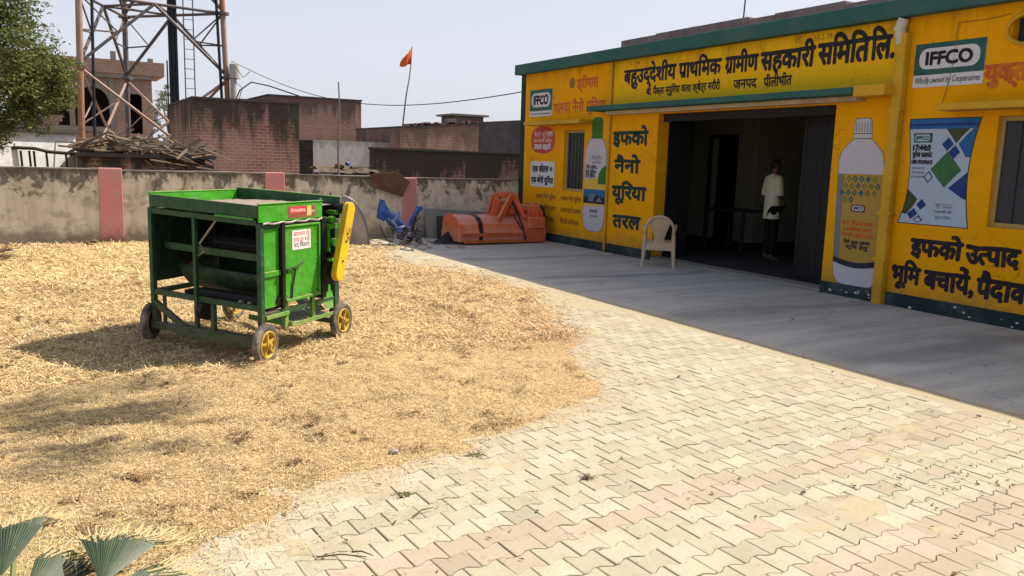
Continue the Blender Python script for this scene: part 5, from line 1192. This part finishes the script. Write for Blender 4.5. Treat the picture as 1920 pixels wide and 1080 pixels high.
mb = MB(); mb.box(7.0, 7.655, 26.9, 30, -.08, 2.06); mb.build('doorway', M['hollow'], gh)
box_house('brick_house', 'small far brick house with a dark roof line seen over the grey plastered house', 11.7, 13.6, 34, 38, 2.74, M['brick_c'], .05)
dh = box_house('brick_house', 'long low brick house with a capped stair box on its roof', 10.35, 13.31, 26, 30.5, 2.84, M['brick_d'], .04, hl=2.58)
mb = MB(); mb.box(12.95, 14.1, 27.2, 28.4, 2.7, 3.14); sb = mb.build('stair_box', M['brick_c'], dh); mb = MB(); mb.box(12.80, 14.25, 27.05, 28.55, 3.142, 3.21); mb.build('stair_cap', M['slab'], sb)
box_house('plaster_house', 'dark damp plastered house adjoining the long low brick house beside the office', 13.32, 16.5, 26, 30.5, 3.18, M['dark_plaster'], 0, hl=2.90)
rr = random.Random(44); mb = MB()
for k in range(26):
    x = rr.uniform(10.5, 13.2); z0 = 2.58+.26*(x-10.35)/2.96+.04; mb.box(x, x+rr.uniform(.08, .24), 26.0, 26.0+rr.uniform(.1, .3), z0, z0+rr.uniform(.03, .10))
tag(mb.build('loose_bricks', M['brick_c'], dh), kind='stuff'); mb = MB(); mb.box(12.3, 12.62, 26.4, 26.7, 2.78, 2.98); mb.build('roof_box', M['slab'], dh)
lw = box_house('brick_wall', 'low dark brick wall with crumbling top just behind the boundary wall', 6.88, 11.2, 19.0, 19.28, 1.76, M['brick_dk'], .05, cat='wall')
# low thatched lean-to with debris
M['thatch'] = simple('brown_thatch', (.13, .09, .055), .95, scale=8, var=.6, bump=.8)
ls = empty('lean_to', (6.2, 19, 0), 'low brown thatched lean-to with debris on top beside the bamboo pole', 'shed')
mb = MB(); mb.box(5.55, 6.86, 18.7, 19.6, -.08, 1.18); mb.build('wall', M['brick_dk'], ls)
mb = MB(); rr = random.Random(3); vs = []
for j in range(6):
    for i in range(13): vs.append((5.45+1.5*i/12, 18.6+1.1*j/5, 1.2+.10*math.sin(math.pi*j/5)+rr.uniform(-.02, .05)))
mb.add(vs, [(j*13+i, j*13+i+1, (j+1)*13+i+1, (j+1)*13+i) for j in range(5) for i in range(12)]); rock(mb, (6.0, 18.9, 1.34), .14, 3); rock(mb, (6.35, 18.9, 1.32), .1, 4); mb.build('roof', M['thatch'], ls, recalc=True)
mb = MB(); mb.path([(6.13, 18.75, 1.36), (6.15, 18.75, 1.42), (6.22, 18.75, 1.45)], [.05, .06, .02], 8); o = mb.build('blue_rag', M['blue']); tag(o, 'small blue rag lying on the thatched lean-to', 'rag')

# wood store left of the brick house
ws = empty('wood_store', (1.9, 19.3, 0), 'low brick store with a heap of dry branches on its roof under the lattice tower', 'shed')
mb = MB(); mb.box(.58, 3.0, 18.9, 20.3, -.08, 1.42); mb.box(2.6, 3.15, 18.7, 18.89, -.08, 1.30); mb.build('wall', M['brick_dk'], ws)
mb = MB(); mb.box(.5, 3.2, 18.7, 20.4, 1.425, 1.50); mb.build('roof', M['cap'], ws)
mb = MB(); rr = random.Random(17)
M['branch'] = simple('dry_branch', (.22, .16, .115), .9, scale=12, var=.5)
for k in range(170):
    x = rr.uniform(.6, 3.0); hh = .25*(1-((x-1.5)/1.7)**2); c = Vector((x, rr.uniform(18.7, 19.8), 1.53+rr.uniform(0, max(hh, .03)))); a = rr.gauss(0, .5); l = rr.uniform(.3, 1.1)
    d = Vector((math.cos(a), math.sin(a)*.7, rr.gauss(-.06, .22))).normalized()*l*.5; m_ = c+Vector((rr.uniform(-.05, .05), 0, rr.uniform(-.03, .06)))
    r = rr.choice([rr.uniform(.010, .03), rr.uniform(.02, .05)])
    if k % 6 == 0: d = Vector((d.x*.6, d.y*.3, abs(d.z)+.16))
    if k % 11 == 1: mb.bar(c-d, c+d, .03, rr.uniform(.05, .10))
    else: mb.path([c-d, m_, c+d], [r, r, r*.5], 5)
for k in range(14):
    x = rr.uniform(1.9, 3.3); c = Vector((x, rr.uniform(18.55, 18.9), rr.uniform(1.18, 1.55))); d = Vector((rr.uniform(.15, .45), rr.uniform(-.15, .15), rr.gauss(-.05, .12))); mb.path([c-d, c, c+d], [.022, .018, .008], 5)
o = mb.build('branch_heap', M['branch'], recalc=False); tag(o, 'heap of dry crooked branches stacked on the roof of the low brick store', 'firewood')
# white shed with dark railing
wsd = empty('white_shed', (0, 20.5, 0), 'whitewashed shed wall under the tree left of the wood store', 'shed')
SR = Matrix.Translation((.56, 20.1, 0)) @ Matrix.Rotation(R(32), 4, 'Z')
mb = MB(); mb.box(-3.2, 0, 0, 2, -.08, 1.88, M=SR); mb.build('wall', M['white_wall'], wsd); mb = MB(); mb.box(-3.3, .06, -.1, 2.1, 1.885, 1.95, M=SR); mb.build('roof', M['cap'], wsd)
rl = empty('railing', (0, 19.4, 0), 'dark crooked rail fence in front of the whitewashed shed', 'fence')
mb = MB(); mb.path([(-.7, 19.4, 1.56), (-.2, 19.4, 1.55), (.05, 19.4, 1.49), (.55, 19.4, 1.46)], .035, 6); mb.build('rail', M['iron'], rl)
for x in (-.45, -.3, -.22, .0, .35):
    mb = MB(); mb.path([(x, 19.4, -.08), (x+.03, 19.4, .8), (x, 19.4, 1.5)], .022, 6); mb.build('post', M['iron'], rl)

# unfinished two storey house behind the tower
M['raw_brick'] = brick('raw_brick', (.38, .245, .18), (.30, .18, .13), (.40, .35, .30), top=None, stain=0)
M['concrete'] = simple('raw_concrete', (.30, .27, .24), .95, scale=2, var=.3, dirt=(.17, .14, .12), dirt_amt=.5)
uh = empty('unfinished_house', (2.4, 44, 0), 'unfinished two storey brick house with an arched opening behind the lattice tower', 'house')
mb = MB()
def uwall(x0, x1, z0, z1): mb.box(x0, x1, 42, 42.25, z0, z1)
uwall(-1.5, .55, -.08, 2.7); uwall(.56, 4.4, -.08, 2.3); uwall(2.77, 3.45, 2.31, 4.75); uwall(3.98, 4.42, 2.31, 4.75); uwall(3.46, 3.97, 4.1, 4.75); uwall(-1.5, .7, 2.71, 3.0)
mb.box(4.2, 4.42, 42.26, 47, -.08, 4.75); mb.build('wall', M['raw_brick'], uh)
mb = MB()
for z0, z1 in ((2.32, 2.55),): mb.box(-1.6, 2.76, 41.9, 42.2, z0, z1)
mb.box(-1.6, 4.45, 41.8, 47.2, 4.76, 4.95)
for x in (-.3, 1.0, 2.62): mb.box(x, x+.22, 41.95, 42.22, 2.56, 4.755)
for x, h in ((2.75, 5.95), (4.3, 5.75), (1.5, 5.6)): mb.box(x, x+.22, 42.1, 42.32, 4.951, h)
n = 12; pts = [(1.23, 42.0, 4.755), (2.61, 42.0, 4.755), (2.61, 42.0, 3.7)] + [(1.92+.66*math.cos(R(180*k/n)), 42.0, 3.7+.62*math.sin(R(180*k/n))) for k in range(1, n)] + [(1.23, 42.0, 3.7)]
mb.prism(pts, .2, (0, 1, 0)); mb.build('concrete_frame', M['concrete'], uh)
mb = MB(); mb.box(-1.6, 4.95, 41.75, 41.95, 4.951, 5.55); mb.box(4.5, 4.95, 41.96, 45, 4.951, 5.55); mb.build('parapet', M['raw_brick'], uh)
mb = MB(); mb.box(-1.4, 4.2, 44.2, 44.3, -.05, 4.75); mb.build('dark_room', M['hollow'], uh)
mb = MB(); mb.tube((5.15, 42.3, -.08), (5.15, 42.3, 5.75), .035, n=6); o = mb.build('iron_pole', M['iron']); tag(o, 'thin iron pole standing right of the unfinished house', 'pole')

# ------------------------------------------------------------------ lattice tower
M['tower_rust'] = simple('rusty_pink_tower_paint', (.38, .26, .22), .7, .1, scale=1.2, var=.3, dirt=(.30, .15, .08), dirt_amt=.7)
M['tower_orange'] = simple('orange_rust_tower_paint', (.36, .17, .085), .7, .1, scale=2, var=.3, dirt=(.16, .08, .04), dirt_amt=.6)
M['tower_grey'] = simple('tower_grey_steel', (.13, .12, .13), .6, .3, scale=2, var=.3, dirt=(.22, .12, .07), dirt_amt=.6)
M['tower_dark'] = simple('tower_cable_dark', (.016, .018, .03), .6, scale=2)
TW = empty('lattice_tower', (3.55, 35.5, 0), 'tall rusty three legged lattice telecom tower rising behind the brick house', 'tower')
LEG = [Vector((1.19, 33.5, 0)), Vector((3.07, 38.3, 0)), Vector((6.40, 34.57, 0))]; TC = sum(LEG, Vector())/3
def TP(i, z): p = TC+(LEG[i]-TC)*(1-z*.011+.011*4); return Vector((p.x, p.y, z))
lv = [-.08, 4.5, 6.95, 9.6, 12.3, 15.0, 17.8]
for i in range(3):
    mb = MB()
    for j, (a, b_) in enumerate(zip(lv, lv[1:])):
        m_ = 1 if (j == 0 or j % 3 == 2) else 0; mb.tube(TP(i, a), TP(i, b_), .115 if i == 0 else .105, n=12, mi=m_ if i != 1 else 2)
        mb.tube(TP(i, b_)-Vector((0, 0, .05)), TP(i, b_)+Vector((0, 0, .05)), .24, n=12, mi=2)
    mb.build('leg', [M['tower_rust'], M['tower_orange'], M['tower_grey']], TW)
mb = MB()
for j in range(1, len(lv)-1):
    a, b_ = lv[j], lv[j+1]; mids = []
    for i in range(3):
        k = (i+1) % 3; p, q = TP(i, b_), TP(k, b_); m_ = (p+q)/2; mids.append(m_)
        mb.tube(p, q, .055, n=6); mb.tube(m_, TP(i, a+.1), .062, n=6); mb.tube(m_, TP(k, a+.1), .062, n=6)
        for e in (i, k):
            h = TP(e, (a+b_)/2); g_ = m_.lerp(TP(e, a+.1), .5); mb.tube(h, g_, .032, n=5); mb.tube(g_, TP(e, b_), .032, n=5)
    for i in range(3): mb.tube(mids[i], mids[(i+1) % 3], .045, n=6)
mb.build('brace', M['tower_grey'], TW)
mb = MB()
for i in range(3):
    k = (i+1) % 3; m_ = (TP(i, 2.4)+TP(k, 2.4))/2
    for e in (i, k): mb.tube(m_, TP(e, 4.4), .055, n=6); mb.tube(m_, TP(e, .3), .055, n=6); mb.tube(m_.lerp(TP(e, 4.4), .5), TP(e, 2.4), .03, n=5)
mb.build('lower_brace', M['tower_rust'], TW)
mb = MB()
for dx in (-.12, 0, .12): mb.box(4.42+dx-.045, 4.42+dx+.045, 34.4, 34.46, -.05, 17.5)
mb.box(4.28, 4.56, 34.47, 34.5, -.05, 17.5); mb.build('cable_tray', M['tower_dark'], TW)
mb = MB()
for x in (4.85, 5.20): mb.tube((x, 34.6, 0), (x, 34.6, 17.5), .022, n=6)
for k in range(46): mb.tube((4.85, 34.6, .3+.37*k), (5.20, 34.6, .3+.37*k), .012, n=5)
mb.build('ladder', M['tower_grey'], TW)
mb = MB(); mb.path([TP(0, z)+Vector((.42, .1, 0)) for z in np.linspace(0, 17, 12)], .055, 6); mb.path([TP(2, z)+Vector((-.24, -.1, 0)) for z in np.linspace(0, 17, 12)], .055, 6); mb.build('feeder_pipe', M['tower_dark'], TW)
M['drum'] = simple('pale_plastic_drum', (.48, .45, .40), .6, scale=4)
mb = MB(); p = TP(2, 4.9); mb.tube(p+Vector((.30, -.2, -.42)), p+Vector((.30, -.2, .12)), .23, .20, n=16); mb.tube(p+Vector((.30, -.2, .12)), p+Vector((.30, -.2, .2)), .20, .08, n=16); dr = mb.build('antenna_drum', M['drum'], TW)
mb = MB(); mb.tube(p+Vector((.24, -.2, -4.9)), p+Vector((.24, -.2, -.43)), .13, n=10); mb.build('drum_post', M['drum'], TW)

# poles, flag, cable
M['bamboo'] = simple('grey_bamboo', (.20, .155, .13), .85, scale=6)
mb = MB(); mb.path([(5.77+.015*math.sin(z*3), 18.2, z*1.0) for z in np.linspace(-.08, 3.22, 14)], [.03-.0012*k for k in range(14)], 7); o = mb.build('bamboo_pole', M['bamboo']); tag(o, 'thin crooked bamboo pole standing behind the boundary wall', 'pole')
FP = empty('flag_pole', (13.3, 33, 0), 'tall bent pole flying a small orange pennant above the rooftops', 'flag')
mb = MB(); mb.path([(13.25, 33, 0), (13.25, 33, 2.9), (13.33, 33, 3.6), (13.40, 33, 4.2), (13.53, 33, 4.9), (13.60, 33, 5.5), (13.63, 33, 6.2)], [.04, .035, .033, .03, .026, .022, .018], 7); mb.build('pole', M['bamboo'], FP)
M['flag'] = simple('orange_flag_cloth', (.80, .13, .03), .85, scale=3, var=.15)
mb = MB(); vs = []; fs = []; n = 10
for i in range(n+1):
    f_ = i/n; x = 13.62-.50*f_; zt = 6.15-.62*f_; zb = 5.48-.14*f_+.03*math.sin(f_*7)
    for k in range(4): vs.append((x, 33+.06*math.sin(f_*8+k*.6), zb+(zt-zb)*k/3))
mb.add(vs, [(i*4+k, (i+1)*4+k, (i+1)*4+k+1, i*4+k+1) for i in range(n) for k in range(3)]); o = mb.build('pennant', M['flag'], FP, smooth=True); md = o.modifiers.new('thick', 'SOLIDIFY'); md.thickness = .01
a, b_ = Vector((6.55, 34.4, 5.15)), Vector((10.2, 14.95, 3.35)); mb = MB(); pts = [a.lerp(b_, k/30)+Vector((0, 0, -1.05*math.sin(math.pi*k/30)**1.0)) for k in range(31)]
mb.path(pts, .012, 6); o = mb.build('overhead_cable', M['tower_dark']); tag(o, 'sagging black cable running from the lattice tower to the yellow office roof', 'cable')
mb = MB(); mb.path([(6.5, 33.9, 3.4), (6.75, 33.9, 4.0), (7.2, 33.9, 4.35), (7.9, 33.9, 4.25), (9, 33.5, 3.9)], .025, 6); mb.path([(6.6, 33.9, 4.9), (6.9, 33.9, 4.5), (7.15, 33.9, 4.75)], .015, 5); mb.path([(6.6, 33.9, 4.3), (6.85, 33.9, 4.1), (6.7, 33.9, 3.6)], .015, 5); o = mb.build('loose_wires', M['tower_dark'], recalc=False); tag(o, 'loose looping wires hanging beside the pale drum on the tower leg', 'wire')

# ------------------------------------------------------------------ trees
def leaf_mat(name, lo, hi):
    t = NT(name, .6, 0, .3); r = t.geo.outputs['Random Per Island']; n = t.noise(.9, 3)
    col = t.mix(r, lo, hi); col = t.mix(t.math('MULTIPLY', n, .5), col, shade(lo, .8)); t.color(col)
    tr = t.n.new('ShaderNodeBsdfTranslucent'); t.l.new(col, tr.inputs[0]); mx = t.n.new('ShaderNodeMixShader'); mx.inputs[0].default_value = .3
    out = t.n['Material Output']; t.l.new(t.b.outputs[0], mx.inputs[1]); t.l.new(tr.outputs[0], mx.inputs[2]); t.l.new(mx.outputs[0], out.inputs[0]); return t.mat
M['leaf'] = leaf_mat('dusty_green_leaves', (.060, .085, .018), (.30, .33, .10)); M['leaf_haze'] = leaf_mat('hazed_far_leaves', (.20, .24, .17), (.34, .38, .28)); M['bark'] = simple('grey_bark', (.14, .11, .085), .95, scale=6, var=.4, bump=.6)  # far tree's leaf colour is lightened to stand for haze
def tree(label, base, h, clumps, nleaf, size, seed, leaf='leaf', group=None):
    rt = empty('tree', base, label, 'tree', group); rr = random.Random(seed); rg = np.random.default_rng(seed); bx = Vector(base)
    mb = MB(); top = bx+Vector((.2, .1, h*.45)); mb.path([bx, bx.lerp(top, .5)+Vector((.08, .05, 0)), top], [.18, .14, .11], 9)
    for c, r in clumps:
        c = Vector(c); mb.path([top-Vector((0, 0, rr.uniform(0, .5))), top.lerp(c, .5)+Vector((0, 0, -.15)), c], [.08, .05, .02], 6)
        for _ in range(5): e = c+Vector((rr.gauss(0, 1), rr.gauss(0, 1), rr.gauss(0, .8))).normalized()*r*.85; mb.path([c, c.lerp(e, .5)+Vector((0, 0, .05)), e], [.02, .013, .006], 5)
    mb.build('trunk', M['bark'], rt)
    tot = sum(r**2 for _, r in clumps); Vs = []
    for c, r in clumps:
        n = int(nleaf*r*r/tot); ns = max(6, int(n/26))
        sd = rg.standard_normal((ns, 3)); sd /= np.linalg.norm(sd, axis=1)[:, None]; sc_ = np.array(c)+sd*(r*rg.uniform(.35, 1.08, ns)[:, None])*np.array((1, 1, .85))
        P = sc_[rg.integers(0, ns, n)]+rg.standard_normal((n, 3))*r*np.array((.13, .13, .10)); P[:, 2] -= np.abs(rg.standard_normal(n))*r*.06
        u = rg.standard_normal((n, 3)); u[:, 2] = u[:, 2]*.5-.35; u /= np.linalg.norm(u, axis=1)[:, None]; w = np.cross(u, rg.standard_normal((n, 3))); w /= np.linalg.norm(w, axis=1)[:, None]
        s = rg.uniform(.6, 1.3, n)[:, None]*size; Vs.append(np.stack([P-u*s, P+w*s*.34, P+u*s, P-w*s*.34], 1).reshape(-1, 3))
    V = np.vstack(Vs)-np.array(base); np_mesh('crown', V, np.arange(len(V)).reshape(-1, 4), M[leaf], rt); return rt
tree('dense dusty green tree overhanging the boundary wall at the left edge', (-1.5, 18.9, -.05), 4.2,
     [((-1.1, 18.6, 3.9), .95), ((-.35, 18.4, 3.35), .72), ((-.05, 18.3, 2.75), .62), ((.28, 18.4, 3.0), .42), ((-.75, 18.3, 2.5), .7), ((-.5, 18.5, 4.3), .6), ((-1.6, 18.6, 3.0), .9), ((-2.4, 18.9, 3.8), 1.0), ((-1.7, 18.9, 4.8), 1.0), ((-.95, 18.3, 1.9), .5), ((-.2, 18.4, 2.2), .4), ((.40, 18.5, 2.55), .28), ((-.7, 18.6, 4.9), .6), ((-2.8, 18.6, 2.6), .8)], 54000, .045, 5)
tree('sparse tree far behind, leaf colour paled to stand for haze, between the unfinished house and the dark cable tray', (6.2, 52, 0), 5.2, [((6.0, 52, 4.3), .9), ((6.5, 52, 3.6), .9), ((5.6, 52, 3.4), .8), ((6.2, 52, 5.0), .5)], 900, .12, 9, 'leaf_haze')

# ------------------------------------------------------------------ fan palm in the foreground
t = NT('palm_leaf', .5, 0, .4); r = t.geo.outputs['Random Per Island']; x_, y_, z_ = t.sep(t.obj)
col = t.mix(r, (.020, .040, .014), (.045, .072, .030)); col = t.mix(t.ramp(t.noise(18, 4), [(.5, 0), (.75, .35)]), col, (.11, .125, .06)); t.color(col); M['palm'] = t.mat
M['palm_tip'] = simple('dry_palm_tip', (.60, .47, .25), .8, scale=20); M['petiole'] = simple('palm_stalk', (.16, .19, .07), .6, scale=12)
PM = empty('fan_palm', (-.16, 2.45, 0), 'young fan palm with pleated leaves and frayed dry tips in the bottom left corner', 'palm')
mb = MB(); mb.path([(-.16, 2.45, -.05), (-.16, 2.45, .16)], [.06, .045], 10)
for k in range(10): a = k*.7; mb.bar((-.16+.04*math.cos(a), 2.45+.04*math.sin(a), -.02), (-.16+.075*math.cos(a), 2.45+.075*math.sin(a), .16), .04, .012)
mb.build('trunk', M['bark'], PM)
def fan(tip, face, size, span, nseg, seed, fold=.35):
    """one fan leaf: stalk end at tip, leaf pointing along face direction"""
    rr = random.Random(seed); tip = Vector(tip); base = Vector((-.16, 2.45, .14)); d = Vector(face).normalized()
    mid = base.lerp(tip, .5)+Vector((0, 0, .05)); st = MB(); st.path([base, mid, tip], [.011, .009, .007], 7)
    view = Vector((0, -.25, 1)); nrm = (view-d*view.dot(d)).normalized(); side = d.cross(nrm)
    lf = MB(); tips = MB()
    for i in range(nseg):
        a = R(-span/2+span*i/(nseg-1)); dr = (d*math.cos(a)+side*math.sin(a)).normalized(); L_ = size*(.74+.26*math.cos(a*.9))*rr.uniform(.93, 1.05)
        da = R(span/(nseg-1))*.5; wv = (side*math.cos(a)-d*math.sin(a))
        lift = nrm*(.02*math.cos(a))
        join = .60
        p0 = tip; j = tip+dr*L_*join+lift; w = L_*join*math.tan(da)*1.04; e = tip+dr*L_*.92+nrm*(-.02*size/.2)+wv*rr.uniform(-.006, .006)
        up = nrm*w*fold*2.2
        lf.add([p0, j-wv*w, j+up, j+wv*w, e+wv*.0025, e-wv*.0025], [(0, 1, 2), (0, 2, 3), (1, 5, 4, 2), (2, 4, 3)])
        q = e+dr*L_*.26-nrm*.02+wv*rr.uniform(-.012, .012); tips.path([e-dr*.04, e, e.lerp(q, .6)+wv*rr.uniform(-.008, .008), q], [.0032, .0030, .0024, .0012], 4)
        if rr.random() < .6: tips.path([j+wv*w, (j+wv*w).lerp(e, .5)+wv*.01, e+wv*.02+dr*.03], [.0026, .0022, .0012], 4)
    o = lf.build('leaf', M['palm'], PM, recalc=False); st.build('stalk', M['petiole'], o); tips.build('frayed_tip', M['palm_tip'], o, recalc=False)
fan((-.18, 2.70, .33), (-.02, 1, .10), .44, 50, 24, 1)
fan((.075, 2.50, .34), (.30, .86, .08), .37, 56, 28, 2)
fan((-.13, 2.60, .28), (.62, .74, .10), .34, 56, 26, 3)
fan((-.15, 2.84, .35), (.44, .88, .06), .27, 12, 5, 4)
fan((.06, 2.38, .30), (.86, .45, .02), .34, 54, 22, 5)
fan((-.32, 2.55, .36), (-.6, .6, .3), .40, 80, 24, 6)
fan((-.2, 2.25, .36), (-.2, -.9, .3), .40, 80, 24, 7)
